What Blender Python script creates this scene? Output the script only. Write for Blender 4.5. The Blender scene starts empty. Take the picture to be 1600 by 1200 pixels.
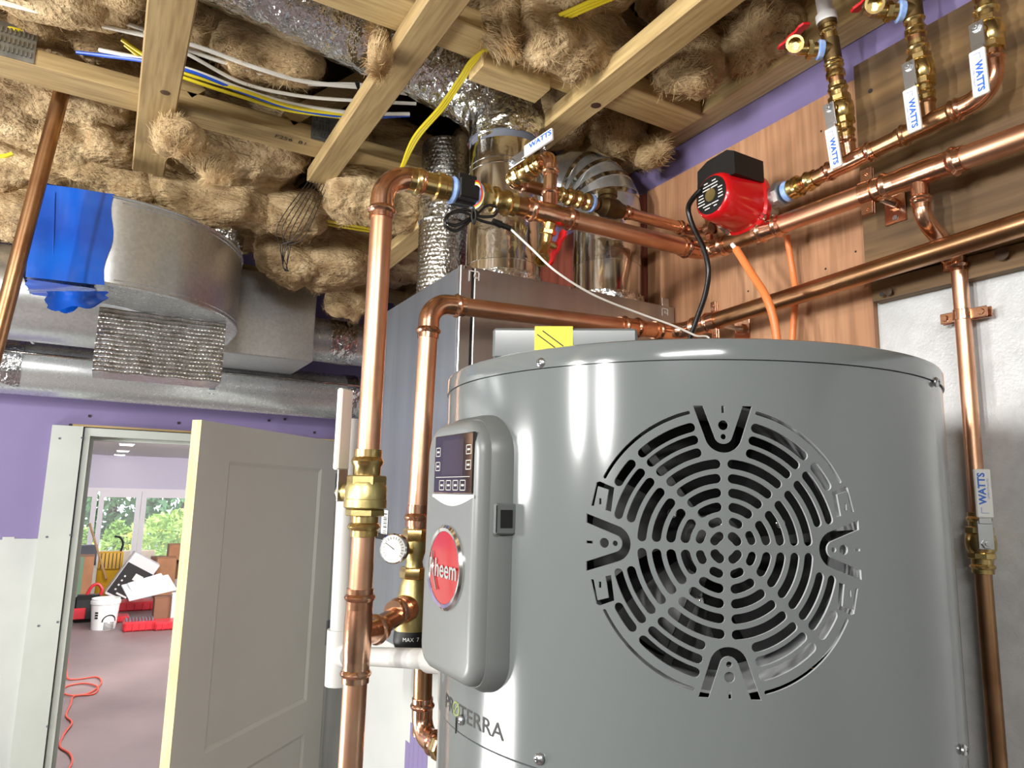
import bpy, math, random
import numpy as np
from mathutils import Vector as V, Matrix, geometry
random.seed(7); rng = np.random.default_rng(7)
SC = bpy.context.scene; COL = SC.collection
pi = math.pi
# ------------------------------------------------------------------ camera
F = 1094.4; EYE = V((0, 0, 1.75))
yaw, pit, rol = (math.radians(a) for a in (29.786, 9.082, 1.314))
fw = V((math.sin(yaw)*math.cos(pit), math.cos(yaw)*math.cos(pit), math.sin(pit)))
r0 = V((math.cos(yaw), -math.sin(yaw), 0)); u0 = r0.cross(fw)
rt = math.cos(rol)*r0 + math.sin(rol)*u0; up = -math.sin(rol)*r0 + math.cos(rol)*u0
cd = bpy.data.cameras.new('camera'); cam = bpy.data.objects.new('camera', cd); COL.objects.link(cam)
cd.sensor_fit = 'HORIZONTAL'; cd.sensor_width = 36; cd.lens = 36*F/1600; cd.clip_start = .02
cam.matrix_world = Matrix(((rt.x, up.x, -fw.x, 0), (rt.y, up.y, -fw.y, 0), (rt.z, up.z, -fw.z, EYE.z), (0, 0, 0, 1)))
SC.camera = cam
# ------------------------------------------------------------------ world, lamps, exposure
vs = SC.view_settings; vs.view_transform = 'Standard'; vs.look = 'None'; vs.gamma = 1; vs.exposure = -0.2
w = bpy.data.worlds.new('sky'); SC.world = w; w.use_nodes = True
wn = w.node_tree.nodes; bg = wn['Background']
bg.inputs[0].default_value = (.80, .90, 1.0, 1); bg.inputs[1].default_value = 5.0
def area(name, loc, target, sx, sy, power, col=(1, 1, 1)):
    l = bpy.data.lights.new(name, 'AREA'); l.shape = 'RECTANGLE'; l.size = sx; l.size_y = sy; l.energy = power; l.color = col
    o = bpy.data.objects.new(name, l); COL.objects.link(o); o.location = loc
    o.rotation_euler = (V(target)-V(loc)).to_track_quat('-Z', 'Y').to_euler(); return o
# two heads of a work light standing to the left of the photographer, and the room's ceiling lamp behind
area('work_lamp', (-2.2, -.22, 2.25), (.9, .9, 2.1), .09, .45, 62, (1, .985, .96))
area('work_lamp', (-2.2, .40, 2.25), (.9, 1.1, 2.1), .09, .45, 62, (1, .985, .96))
area('upward_fill', (-1.7, 2.2, .7), (.5, 1.1, 2.8), .9, .6, 60, (1, .985, .96))  # added fill with no known source, lights the ceiling insulation from below
area('door_wall_fill', (-2.3, 1.9, 1.9), (.3, 2.6, 2.2), .6, .3, 44, (1, .985, .96))  # added fill with no known fitting, lifts the door wall and ducts
area('ceiling_lamp', (-.6, -.9, 2.5), (-.1, 1.4, 1.2), .9, .12, 34, (1, .985, .96))
area('room_fill', (.3, 7, 2.15), (.5, 14, 1.0), 1.6, .4, 200, (1, .97, .97))  # this pair carries the downlights' light, turned to brighten the far wall
area('room_fill', (2.6, 8, 2.15), (1.5, 14, 1.0), 1.6, .4, 200, (1, .97, .97))
area('room_fill', (.4, 6.0, 2.15), (.4, 6.2, 0), 1.0, 2.0, 100)  # extra fill with no fitting of its own, brightens the nearer concrete floor
sun = bpy.data.lights.new('sun', 'SUN'); sun.energy = 3.0; sun.angle = .01
so = bpy.data.objects.new('sun', sun); COL.objects.link(so); so.rotation_euler = (math.radians(50), 0, math.radians(30))

# ------------------------------------------------------------------ pixel -> point
def ray(x, y): return fw + rt*((x-800)/F) - up*((y-600)/F)
def P(x, y, X=None, Y=None, Z=None, d=None):
    q = ray(x, y)
    if X is not None: t = (X-EYE.x)/q.x
    elif Y is not None: t = (Y-EYE.y)/q.y
    elif Z is not None: t = (Z-EYE.z)/q.z
    else: t = d
    return EYE + q*t
# ------------------------------------------------------------------ mesh builder
def frame(d):
    d = V(d).normalized(); a = V((0, 0, 1)) if abs(d.z) < .9 else V((1, 0, 0))
    x = a.cross(d).normalized(); return x, d.cross(x), d
class MB:
    def __init__(s): s.v = []; s.f = []
    def add(s, vs, fs):
        o = len(s.v); s.v += [V(p) for p in vs]; s.f += [tuple(i+o for i in f) for f in fs]; return s
    def tube(s, pts, r, seg=16, cap=True, start=None):
        pts = [V(p) for p in pts]; n = len(pts); rs = r if isinstance(r, (list, tuple)) else [r]*n
        t = [(pts[min(i+1, n-1)]-pts[max(i-1, 0)]).normalized() for i in range(n)]
        x, y, _ = frame(t[0]); vv = []
        for i in range(n):
            x = (x - t[i]*x.dot(t[i])).normalized(); y = t[i].cross(x)
            for k in range(seg):
                a = 2*pi*k/seg; vv.append(pts[i] + (x*math.cos(a)+y*math.sin(a))*rs[i])
        ff = [(i*seg+k, i*seg+(k+1) % seg, (i+1)*seg+(k+1) % seg, (i+1)*seg+k) for i in range(n-1) for k in range(seg)]
        if cap: ff += [tuple(range(seg))[::-1], tuple(range((n-1)*seg, n*seg))]
        return s.add(vv, ff)
    def lathe(s, o, d, prof, seg=24, cap=True, rot=0):
        o = V(o); x, y, z = frame(d); vv = []; n = len(prof)
        for h, r in prof:
            for k in range(seg):
                a = 2*pi*k/seg+rot; vv.append(o+z*h+(x*math.cos(a)+y*math.sin(a))*r)
        ff = [(i*seg+k, i*seg+(k+1) % seg, (i+1)*seg+(k+1) % seg, (i+1)*seg+k) for i in range(n-1) for k in range(seg)]
        if cap: ff += [tuple(range(seg))[::-1], tuple(range((n-1)*seg, n*seg))]
        return s.add(vv, ff)
    def obox(s, c, ax, ay, az):            # centre and three half-vectors
        c, ax, ay, az = V(c), V(ax), V(ay), V(az)
        vv = [c+ax*i+ay*j+az*k for k in (-1, 1) for j in (-1, 1) for i in (-1, 1)]
        return s.add(vv, [(0, 2, 3, 1), (4, 5, 7, 6), (0, 1, 5, 4), (2, 6, 7, 3), (0, 4, 6, 2), (1, 3, 7, 5)])
    def box(s, a, b):
        a, b = V(a), V(b); c = (a+b)/2; h = (b-a)/2
        return s.obox(c, (h.x, 0, 0), (0, h.y, 0), (0, 0, h.z))
    def rbox(s, c, ax, ay, az, bev=.002):  # chamfered box
        c, ax, ay, az = V(c), V(ax), V(ay), V(az); L = [ax.length, ay.length, az.length]; b = min(bev, min(L)*.49)
        e = [ax/L[0], ay/L[1], az/L[2]]; h = [(l, l-b) for l in L]; vv = []; idx = {}
        for m in range(3):
            for sg in [(i, j, k) for i in (-1, 1) for j in (-1, 1) for k in (-1, 1)]:
                q = c.copy()
                for t in range(3): q += e[t]*sg[t]*(L[t] if t == m else L[t]-b)
                idx[(m, sg)] = len(vv); vv.append(q)
        ff = []
        for m in range(3):
            o1, o2 = [(1, 2), (2, 0), (0, 1)][m]
            for sgn in (-1, 1):
                def S(i, j):
                    q = [0, 0, 0]; q[m] = sgn; q[o1] = i; q[o2] = j; return idx[(m, tuple(q))]
                f = [S(-1, -1), S(1, -1), S(1, 1), S(-1, 1)]; ff.append(f if sgn > 0 else f[::-1])
        for m in range(3):
            o1, o2 = [(1, 2), (2, 0), (0, 1)][m]
            for i in (-1, 1):
                for j in (-1, 1):
                    def T(mm, t):
                        q = [0, 0, 0]; q[o1] = i; q[o2] = j; q[m] = t; return idx[(mm, tuple(q))]
                    f = [T(o1, -1), T(o2, -1), T(o2, 1), T(o1, 1)]; ff.append(f if i*j > 0 else f[::-1])
        for i in (-1, 1):
            for j in (-1, 1):
                for k in (-1, 1):
                    f = [idx[(m, (i, j, k))] for m in range(3)]; ff.append(f if i*j*k > 0 else f[::-1])
        return s.add(vv, ff)
    def prism(s, poly, vec):
        vec = V(vec); n = len(poly); poly = [V(p) for p in poly]
        return s.add(poly+[p+vec for p in poly], [tuple(range(n))[::-1], tuple(range(n, 2*n))] + [(i, (i+1) % n, n+(i+1) % n, n+i) for i in range(n)])
    def grid(s, fn, nu, nv, wrap=False):
        vv = [fn(i/nu, j/nv) for j in range(nv+1) for i in range(nu+1)]
        return s.add(vv, [(j*(nu+1)+i, j*(nu+1)+i+1, (j+1)*(nu+1)+i+1, (j+1)*(nu+1)+i) for j in range(nv) for i in range(nu)])
WL = {}
def raw(name, verts, faces, mat, parent=None, ang=35, loc=None, flat=False):
    vs = [V(v) for v in verts]
    if parent is None:
        if loc is None:
            xs = [v.x for v in vs]; ys = [v.y for v in vs]; zs = [v.z for v in vs]
            loc = V(((min(xs)+max(xs))/2, (min(ys)+max(ys))/2, min(zs)))
        base = V(loc)
    else: base = WL[parent.name]
    me = bpy.data.meshes.new(name); me.from_pydata([v-base for v in vs], [], faces); me.update()
    if not flat:
        me.polygons.foreach_set('use_smooth', [True]*len(me.polygons)); me.set_sharp_from_angle(angle=math.radians(ang))
    o = bpy.data.objects.new(name, me); COL.objects.link(o)
    if mat: me.materials.append(mat)
    if parent is None: o.location = base
    else: o.parent = parent
    WL[o.name] = base
    return o
def obj(name, mb, mat, parent=None, ang=35, loc=None, flat=False): return raw(name, mb.v, mb.f, mat, parent, ang, loc, flat)
def tag(o, label=None, cat=None, group=None, kind=None):
    if label: o['label'] = label
    if cat: o['category'] = cat
    if group: o['group'] = group
    if kind: o['kind'] = kind
    return o
def thing(name, label, cat, loc, group=None):
    o = bpy.data.objects.new(name, None); COL.objects.link(o); o.location = V(loc); o.empty_display_size = .05
    WL[o.name] = V(loc); return tag(o, label, cat, group)
def struct(name, mb, mat, parent=None, flat=True):
    o = obj(name, mb, mat, parent, flat=flat)
    if parent is None: o['kind'] = 'structure'
    return o
def smooth_pts(pts, n=8):
    pts = [V(p) for p in pts]; q = [pts[0]*2-pts[1]]+pts+[pts[-1]*2-pts[-2]]; out = []
    for i in range(1, len(q)-2):
        a, b, c, d = q[i-1:i+3]
        for k in range(n):
            t = k/n; out.append(.5*((2*b)+(c-a)*t+(2*a-5*b+4*c-d)*t*t+(3*b-a-3*c+d)*t**3))
    return out+[pts[-1]]
def text_mb(body, size, o, tx, ty, thick=.0004, center=True, bend=None, bold=0.0, stretch=1.0):
    cu = bpy.data.curves.new('t', 'FONT'); cu.body = body; cu.size = size; cu.offset = bold*size
    cu.align_x = 'CENTER' if center else 'LEFT'; cu.align_y = 'CENTER'; cu.resolution_u = 3
    ob = bpy.data.objects.new('t', cu); COL.objects.link(ob); dg = bpy.context.evaluated_depsgraph_get()
    me = ob.evaluated_get(dg).to_mesh(); vs = [v.co.copy() for v in me.vertices]; fs = [tuple(p.vertices) for p in me.polygons]
    ob.evaluated_get(dg).to_mesh_clear(); bpy.data.objects.remove(ob); bpy.data.curves.remove(cu)
    m = MB(); o = V(o); tx = V(tx); ty = V(ty); n = tx.cross(ty)
    if bend: m.add([bend(v.x*stretch, v.y) for v in vs], fs)
    else: m.add([o+tx*v.x*stretch+ty*v.y+n*thick for v in vs], fs)
    return m
# ------------------------------------------------------------------ materials
def lin(c):
    return tuple(((x/255)/12.92 if x/255 <= .04045 else ((x/255+.055)/1.055)**2.4) for x in c)+(1,)
def M(name, c1, c2=None, rough=.5, metal=0, scale=8, stretch=(1, 1, 1), bump=0, bscale=40, bstretch=(1, 1, 1), detail=4, lo=.35, hi=.65,
      rvar=0, emit=0, alpha=1, trans=0, coat=0, spec=.5, sss=0, noise='noise', bdist=.002, distort=0):
    m = bpy.data.materials.new(name); m.use_nodes = True; nt = m.node_tree; N = nt.nodes; L = nt.links; b = N['Principled BSDF']
    c1 = lin(c1); b.inputs['Base Color'].default_value = c1; b.inputs['Roughness'].default_value = rough; b.inputs['Metallic'].default_value = metal
    b.inputs['Specular IOR Level'].default_value = spec
    if coat: b.inputs['Coat Weight'].default_value = coat; b.inputs['Coat Roughness'].default_value = .08
    if alpha < 1: b.inputs['Alpha'].default_value = alpha
    if trans: b.inputs['Transmission Weight'].default_value = trans
    if emit: b.inputs['Emission Color'].default_value = c1; b.inputs['Emission Strength'].default_value = emit
    tc = N.new('ShaderNodeTexCoord')
    def mp(st):
        q = N.new('ShaderNodeMapping'); q.inputs['Scale'].default_value = st; L.new(tc.outputs['Object'], q.inputs[0]); return q
    if c2 is not None or rvar:
        q = mp(stretch)
        if noise == 'voronoi':
            t = N.new('ShaderNodeTexVoronoi'); t.inputs['Scale'].default_value = scale; out = N.new('ShaderNodeSeparateColor'); L.new(q.outputs[0], t.inputs[0]); L.new(t.outputs['Color'], out.inputs[0]); fac = out.outputs[0]
        else:
            t = N.new('ShaderNodeTexNoise'); t.inputs['Scale'].default_value = scale; t.inputs['Detail'].default_value = detail; t.inputs['Distortion'].default_value = distort
            L.new(q.outputs[0], t.inputs[0]); fac = t.outputs[0]
        if c2 is not None:
            r = N.new('ShaderNodeValToRGB'); r.color_ramp.elements[0].position = lo; r.color_ramp.elements[1].position = hi
            r.color_ramp.elements[0].color = c1; r.color_ramp.elements[1].color = lin(c2)
            L.new(fac, r.inputs[0]); L.new(r.outputs[0], b.inputs['Base Color'])
        if rvar:
            mr = N.new('ShaderNodeMapRange'); mr.inputs[3].default_value = max(.02, rough-rvar); mr.inputs[4].default_value = rough+rvar
            L.new(fac, mr.inputs[0]); L.new(mr.outputs[0], b.inputs['Roughness'])
    if bump:
        q = mp(bstretch); t = N.new('ShaderNodeTexNoise'); t.inputs['Scale'].default_value = bscale; t.inputs['Detail'].default_value = 3
        L.new(q.outputs[0], t.inputs[0]); bp = N.new('ShaderNodeBump'); bp.inputs['Strength'].default_value = bump; bp.inputs['Distance'].default_value = bdist
        L.new(t.outputs[0], bp.inputs['Height']); L.new(bp.outputs[0], b.inputs['Normal'])
    return m
def wood(name, c1, c2, axis, scale=14, rough=.65, dist=2.5, knots=None, lo=.3, hi=.75):
    st = {'X': (.06, 1, 1), 'Y': (1, .06, 1), 'Z': (1, 1, .06)}[axis]
    m = M(name, c1, c2, rough=rough, scale=scale, stretch=st, detail=6, lo=lo, hi=hi, distort=dist*.3, bump=.25, bscale=scale*6, bstretch=st)
    nt = m.node_tree; N = nt.nodes; L = nt.links; b = N['Principled BSDF']
    src = b.inputs['Base Color'].links[0].from_socket
    tc = N.new('ShaderNodeTexCoord'); mp = N.new('ShaderNodeMapping'); mp.inputs['Scale'].default_value = st; L.new(tc.outputs['Object'], mp.inputs[0])
    wv = N.new('ShaderNodeTexNoise'); wv.inputs['Scale'].default_value = scale*9; wv.inputs['Detail'].default_value = 2; L.new(mp.outputs[0], wv.inputs[0])
    mx = N.new('ShaderNodeMix'); mx.data_type = 'RGBA'; mx.blend_type = 'MULTIPLY'; mx.inputs[0].default_value = .45
    rp = N.new('ShaderNodeValToRGB'); rp.color_ramp.elements[0].position = .35; rp.color_ramp.elements[1].position = .6
    rp.color_ramp.elements[0].color = (.45, .38, .3, 1); rp.color_ramp.elements[1].color = (1, 1, 1, 1)
    L.new(wv.outputs[0], rp.inputs[0]); L.new(src, mx.inputs[6]); L.new(rp.outputs[0], mx.inputs[7]); L.new(mx.outputs[2], b.inputs['Base Color'])
    return m
COP = M('copper', (226, 182, 152), (200, 148, 116), rough=.36, metal=1, scale=9, rvar=.09, bump=.05, bscale=60)
COPD = M('copper_aged', (186, 146, 108), (150, 110, 78), rough=.32, metal=1, scale=12, rvar=.1, bump=.05, bscale=60)
COPF = M('copper_fitting', (228, 182, 152), (194, 140, 110), rough=.22, metal=1, scale=25, rvar=.1, bump=.10, bscale=110)
BRA = M('brass', (216, 192, 132), (180, 152, 96), rough=.25, metal=1, scale=20, rvar=.1, bump=.08, bscale=120)
BRAM = M('brass_matte', (198, 182, 124), (164, 146, 96), rough=.42, metal=1, scale=20, rvar=.08, bump=.15, bscale=160)
BRAD = M('brass_dark', (112, 92, 58), (84, 66, 42), rough=.5, metal=.9, scale=20, bump=.2, bscale=180)
GALV = M('galvanized', (210, 214, 215), (196, 200, 201), rough=.30, metal=.82, scale=150, noise='voronoi', lo=.1, hi=.9, rvar=.04, bump=.03, bscale=6, bdist=.01)
GALVD = M('galvanized_dull', (206, 209, 210), (194, 197, 198), rough=.32, metal=.88, scale=130, noise='voronoi', lo=.1, hi=.9, bump=.06, bscale=7, bdist=.01)
STEEL = M('zinc_steel', (190, 192, 194), rough=.3, metal=1)
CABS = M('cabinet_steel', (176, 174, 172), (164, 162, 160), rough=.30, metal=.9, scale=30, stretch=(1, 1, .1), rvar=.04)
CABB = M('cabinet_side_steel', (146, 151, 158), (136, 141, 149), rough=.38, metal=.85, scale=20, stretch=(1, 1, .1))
CHROME = M('chrome', (225, 225, 225), rough=.1, metal=1)
FOIL = M('foil', (226, 228, 229), (206, 208, 210), rough=.16, metal=1, scale=14, rvar=.05, bump=.85, bscale=34, bdist=.012)
TAPE = M('foil_tape', (214, 212, 206), (196, 192, 184), rough=.13, metal=1, scale=14, bump=.18, bscale=26, bdist=.008)
BUB = M('bubble_foil', (205, 205, 202), (170, 168, 160), rough=.2, metal=1, scale=40, bump=.5, bscale=120, bdist=.004)
DUCT = M('shiny_duct', (228, 224, 216), (212, 208, 200), rough=.15, metal=1, scale=10, stretch=(1, 1, .2), rvar=.05, bump=.06, bscale=14, bdist=.006)
PINE = {a: wood('pine_'+a, (205, 180, 128), (176, 148, 96), a) for a in 'XY'}
PINED = {a: wood('pine_aged_'+a, (184, 160, 112), (150, 124, 80), a) for a in 'XY'}
PLY = wood('plywood', (184, 140, 104), (158, 112, 80), 'Z', scale=9)
PLYR = wood('plywood_red', (134, 66, 46), (110, 52, 38), 'Z', scale=9)
TREAT = wood('treated_board', (128, 100, 62), (78, 58, 36), 'Y', scale=10, lo=.36, hi=.60)
PURP = M('purple_paint', (118, 106, 146), (110, 99, 139), rough=.55, scale=3, bump=.05, bscale=200)
WHITEW = M('white_wall', (196, 198, 198), (184, 186, 186), rough=.22, scale=40, bump=.5, bscale=260, bdist=.0016, spec=.6)
PRIMER = M('primer_white', (178, 181, 177), (168, 171, 168), rough=.6, scale=4)
DOORW = M('door_paint', (216, 216, 206), (210, 210, 200), rough=.45, scale=3)
CASING = M('casing_paint', (180, 184, 178), (172, 176, 170), rough=.5, scale=5)
EDGE = wood('door_edge_pine', (222, 204, 160), (204, 184, 138), 'Z', scale=10)
CONC = M('concrete', (120, 104, 102), (98, 84, 83), rough=.45, scale=1.2, detail=6, bump=.1, bscale=20)
CEILW = M('ceiling_white', (226, 224, 226), rough=.7)
LAV = M('lavender_wall', (196, 192, 208), rough=.6)
FRAME = M('window_frame', (226, 222, 226), rough=.5)
GLASS = M('glass', (255, 255, 255), rough=.02, alpha=.10, spec=.5)
TANK = M('tank_grey', (97, 101, 101), (94, 98, 98), rough=.14, scale=1.5, rvar=.02, spec=.5)
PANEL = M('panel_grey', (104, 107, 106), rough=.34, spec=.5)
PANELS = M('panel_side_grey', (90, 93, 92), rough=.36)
BLACK = M('black_plastic', (8, 8, 9), rough=.5)
BLKR = M('black_rubber', (12, 12, 13), rough=.32)
FANB = M('fan_black', (8, 8, 9), rough=.5)
SHROUD = M('shroud_metal', (200, 203, 204), rough=.35, metal=.3)
DARK = M('dark_void', (9, 9, 10), rough=.8)
SCREEN = M('screen_glass', (22, 20, 20), rough=.06, coat=.6)
LCD = M('screen_lcd', (40, 36, 38), rough=.08, coat=.5)
KEYS = M('keypad_print', (180, 178, 168), rough=.4)
REDP = M('red_paint', (188, 14, 20), rough=.24, coat=.4)
REDH = M('red_handle', (196, 24, 30), rough=.4)
REDB = M('badge_red', (150, 14, 20), rough=.22, coat=.5)
WHP = M('white_plastic', (214, 214, 210), rough=.38)
PVC = M('pvc_white', (186, 186, 182), rough=.35)
PEXW = M('pex_white', (226, 226, 224), rough=.35)
PEXO = M('pex_orange', (222, 124, 66), rough=.42)
BLUEI = M('blue_ink', (34, 96, 190), rough=.5)
GREYI = M('grey_ink', (120, 140, 190), rough=.5)
BLKI = M('black_ink', (30, 28, 26), rough=.6)
WHI = M('white_ink', (220, 220, 216), rough=.5)
GRNI = M('green_ink', (136, 150, 90), rough=.35, metal=.5)
BTAPE = M('blue_thread_tape', (120, 158, 220), (160, 186, 230), rough=.5, scale=80)
BLUEF = M('blue_film', (14, 92, 196), (8, 66, 164), rough=.18, scale=6, spec=.6, coat=.4, bump=.5, bscale=9, bstretch=(1, 1, .4), bdist=.01)
YEL = M('yellow_jacket', (226, 206, 40), rough=.4)
WHC = M('white_jacket', (224, 222, 212), rough=.42)
BLC = M('blue_jacket', (30, 84, 200), rough=.4)
YLAB = M('yellow_label', (240, 226, 40), rough=.5)
CARD = M('cardboard', (168, 120, 84), (150, 106, 74), rough=.8, scale=6)
CARDD = M('cardboard_dark', (120, 80, 58), rough=.8)
YPL = M('yellow_plastic', (206, 160, 40), rough=.45)
REDPL = M('red_plastic', (180, 34, 44), rough=.4)
GREYB = M('grey_box', (88, 92, 102), rough=.6)
LAMPE = M('downlight_glow', (255, 240, 225), emit=14)
def insul_mat():
    m = M('fiberglass', (150, 124, 90), (202, 178, 138), rough=.95, scale=9, stretch=(1, 1.4, 2.2), detail=9, lo=.34, hi=.62, distort=.8, bump=1.0, bscale=70, bstretch=(1, 1, 2.5), bdist=.012, spec=.1)
    nt = m.node_tree; N = nt.nodes; L = nt.links; b = N['Principled BSDF']
    r = [n for n in N if n.type == 'VALTORGB'][0]; e = r.color_ramp.elements.new(.30); e.color = lin((92, 70, 46))
    e = r.color_ramp.elements.new(.80); e.color = lin((222, 204, 168))
    r.color_ramp.elements[0].position = .28
    return m
INS = insul_mat()
FUZZ = M('fiber_strand', (214, 190, 146), (170, 136, 92), rough=.8, scale=14, spec=.2)
# ================================================================== the room
W = 1.14; YB = 3.10; ZC = 2.60; XL = -3.0; YR = -2.2
struct('floor', MB().box((-4, YR-.1, -.1), (6, 15.2, 0)), CONC)
o = struct('ceiling', MB().box((XL-.1, YR-.1, 3.02), (W+.1, YB+.12, 3.08)), wood('deck_boards', (92, 70, 46), (70, 52, 34), 'X'))
# right wall: painted gypsum above, glossy textured white below
wr = struct('wall_right', MB().box((W, YR, 0), (W+.12, YB+.12, 2.30)), WHITEW)
struct('painted_band', MB().box((W-.001, YR, 2.30), (W+.12, YB+.12, 3.02)), PURP, wr)
ym = .30
# back wall with the door opening
DX0, DX1, DZ = P(140, 690, Y=YB).x, .875, P(300, 690, Y=YB).z
wb = struct('wall_back', MB().box((XL, YB, 1.555), (DX0-.02, YB+.12, 3.02)).box((DX0-.02, YB, P(300, 678, Y=YB-.015).z), (DX1+.02, YB+.12, 3.02)).box((DX1+.02, YB, 1.555), (W, YB+.12, 3.02)), PURP)
struct('primer_band', MB().box((XL, YB, 0), (DX0-.02, YB+.12, 1.555)).box((DX1+.02, YB, 0), (W, YB+.12, 1.555)), PRIMER, wb)
m = MB()
for i in range(46):
    x = DX0-.02-i*.035; m.box((x-.035, YB-.0012, 1.55), (x, YB, 1.555+rng.uniform(.001, .012)))
obj('primer_brush_edge', m, PRIMER, wb, flat=True)
m = MB()
for x, y in [(140, 650), (279, 661), (445, 655), (420, 657), (110, 664), (300, 676), (491, 676)]:
    p = P(x, y, Y=YB-.001); m.lathe(p, (0, -1, 0), [(0, .0055), (.002, .0055)], 10)
obj('screw_head', m, BLKI, wb)
struct('wall_left', MB().box((XL-.12, YR, 0), (XL, YB+.12, 3.02)), PRIMER)
struct('wall_front', MB().box((XL, YR-.12, 0), (W+.12, YR, 3.02)), PRIMER)
# lintel gap strip and casing
c0 = P(82, 664, Y=YB-.02); c1 = P(131, 664, Y=YB-.02)
tr = struct('trim_1', MB().box((c0.x, YB-.03, 0), (c1.x, YB, c0.z)), CASING)
m = MB()
for x, y in [(93, 685), (128, 684), (73, 839), (110, 836), (60, 978), (90, 972), (74, 1135)]:
    p = P(x, y, Y=YB-.0305); m.lathe(p, (0, -1, 0), [(0, .004), (.001, .004)], 8)
obj('nail_head', m, GREYB, tr)
j0 = P(136, 668, Y=YB-.015).x
jt = P(300, 678, Y=YB-.015).z
tr = struct('trim_2', MB().box((DX0-.02, YB-.02, 0), (DX0, YB+.12, jt)).box((DX0, YB-.02, jt-.03), (DX1, YB+.12, jt)).box((DX1, YB-.02, 0), (DX1+.02, YB+.12, jt)), CASING)
obj('door_stop', MB().box((DX0, YB+.045, 0), (DX0+.012, YB+.08, jt-.03)).box((DX0+.012, YB+.045, jt-.042), (DX1, YB+.08, jt-.03)), CASING, tr, flat=True)
tag(obj('lintel_gap', MB().box((DX0-.06, YB-.012, jt+.004), (DX1, YB, jt+.012)), PINED['X'], tr, flat=True))
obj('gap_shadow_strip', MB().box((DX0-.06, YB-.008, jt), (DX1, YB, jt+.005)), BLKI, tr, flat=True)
# door leaf, swung into the room
he = V((.868, YB-.02, 0)); fe = P(308, 656, Z=1.968); fe = V((fe.x, fe.y, 0)); dv = (fe-he); dl = dv.length; dv.normalize(); dn = V((dv.y, -dv.x, 0))
if dn.y > 0 or dn.dot(V((-1, -1, 0))) < 0: dn = -dn
door = struct('door_1', MB(), DOORW) if False else None
t = .0175; top = 1.968
dm = MB(); cc = he+dv*(dl/2)+V((0, 0, top/2+.005))
st = .115; pz0, pz1 = [], []
dd = thing('door_1', None, None, (he.x, he.y, 0)); dd['kind'] = 'structure'
def dbox(m, a0, a1, z0, z1, n0, n1):
    c = he+dv*((a0+a1)/2)+dn*((n0+n1)/2)+V((0, 0, (z0+z1)/2)); m.obox(c, dv*((a1-a0)/2), dn*((n1-n0)/2), (0, 0, (z1-z0)/2))
pt = P(440, 735, Y=2.72).z+.02; pb = P(400, 1165, Y=2.7).z-.02
pb = .92
a0, a1 = .13, dl-.155
m = MB(); dbox(m, 0, a0, .01, top, -t, t); dbox(m, a1, dl-.002, .01, top, -t, t); dbox(m, a0, a1, pt, top, -t, t); dbox(m, a0, a1, .80, pb, -t, t); dbox(m, a0, a1, .01, .22, -t, t)
obj('frame', m, DOORW, dd, flat=True)
for z0, z1 in ((pb, pt), (.22, .80)):
    m = MB(); dbox(m, a0, a1, z0, z1, -t+.008, t-.008); pn = obj('panel', m, DOORW, dd, flat=True)
    m = MB(); s = .014
    for A, B in (((a0, z0), (a1, z0)), ((a1, z0), (a1, z1)), ((a1, z1), (a0, z1)), ((a0, z1), (a0, z0))):
        ca, cz = (a0+a1)/2, (z0+z1)/2; q = []
        for (a, z), inn in ((A, 0), (B, 0), (B, 1), (A, 1)):
            aa = a+(s if a < ca else -s)*inn; zz = z+(s if z < cz else -s)*inn
            q.append(he+dv*aa+dn*(t if not inn else t-.0075)+V((0, 0, zz)))
        m.add(q, [(0, 1, 2, 3)])
    obj('panel_moulding', m, DOORW, pn, flat=True)
m = MB(); dbox(m, dl-.002, dl, .01, top, -t, t); obj('raw_edge', m, EDGE, dd, flat=True)
for hz in (1.78, 1.16, .25):
    m = MB(); m.lathe(he+V((.004, -.012, hz-.05)), (0, 0, 1), [(0, .007), (.1, .007)], 12); m.box((he.x-.002, he.y-.008, hz-.05), (he.x+.03, he.y-.004, hz+.05)); obj('hinge', m, GREYB, dd)
# ------------------------------------------------------------------ plywood and treated board on the right wall
pl = MB().box((W-.013, P(1350, 130, X=W).y, .4), (W-.0015, 1.298, 2.524))
o = tag(obj('plywood_panel', pl, PLY, flat=True), 'pinkish orange plywood panel fixed to the wall behind the red pump', 'plywood')
m = MB()
for x, y in [(1337, 393), (1283, 205), (1169, 455), (1290, 420)]: m.lathe(P(x, y, X=W-.0135), (-1, 0, 0), [(0, .002), (.0006, .002)], 8)
obj('nail_head', m, BLKI, o)
tag(obj('plywood_panel', MB().box((W-.012, 1.312, .4), (W-.0015, 2.3, 2.524)), PLYR, flat=True), 'dark red plywood panel behind the silver ducts of the steel cabinet', 'plywood')
yb = P(1350, 130, X=W).y
tb = thing('treated_board', 'wide brown pressure-treated board above the white textured wall', 'board', (W, .2, 2.094))
zs = [2.094, 2.128, 2.53]
obj('plank', MB().box((W-.034, YR+.05, 2.131), (W-.0015, yb-.003, 2.535)), TREAT, tb, flat=True)
obj('plank', MB().box((W-.024, YR+.05, 2.094), (W-.0015, yb-.006, 2.129)), TREAT, tb, flat=True)
m = MB()
for x, y in [(1360, 142), (1378, 460)]: m.lathe(P(x, y, X=W-.0345), (-1, 0, 0), [(0, .004), (.001, .004)], 10)
obj('screw_head', m, BLKI, tb)
m = MB()
KNW = wood('knot_wood', (84, 60, 38), (52, 36, 22), 'Y', scale=30)
for x, y, r_ in [(1565, 396, .010), (1388, 456, .006)]: obj('knot', MB().lathe(P(x, y, X=W-.0345), (-1, 0, 0), [(0, r_), (.0005, r_*.8)], 16), KNW, tb)
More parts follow.
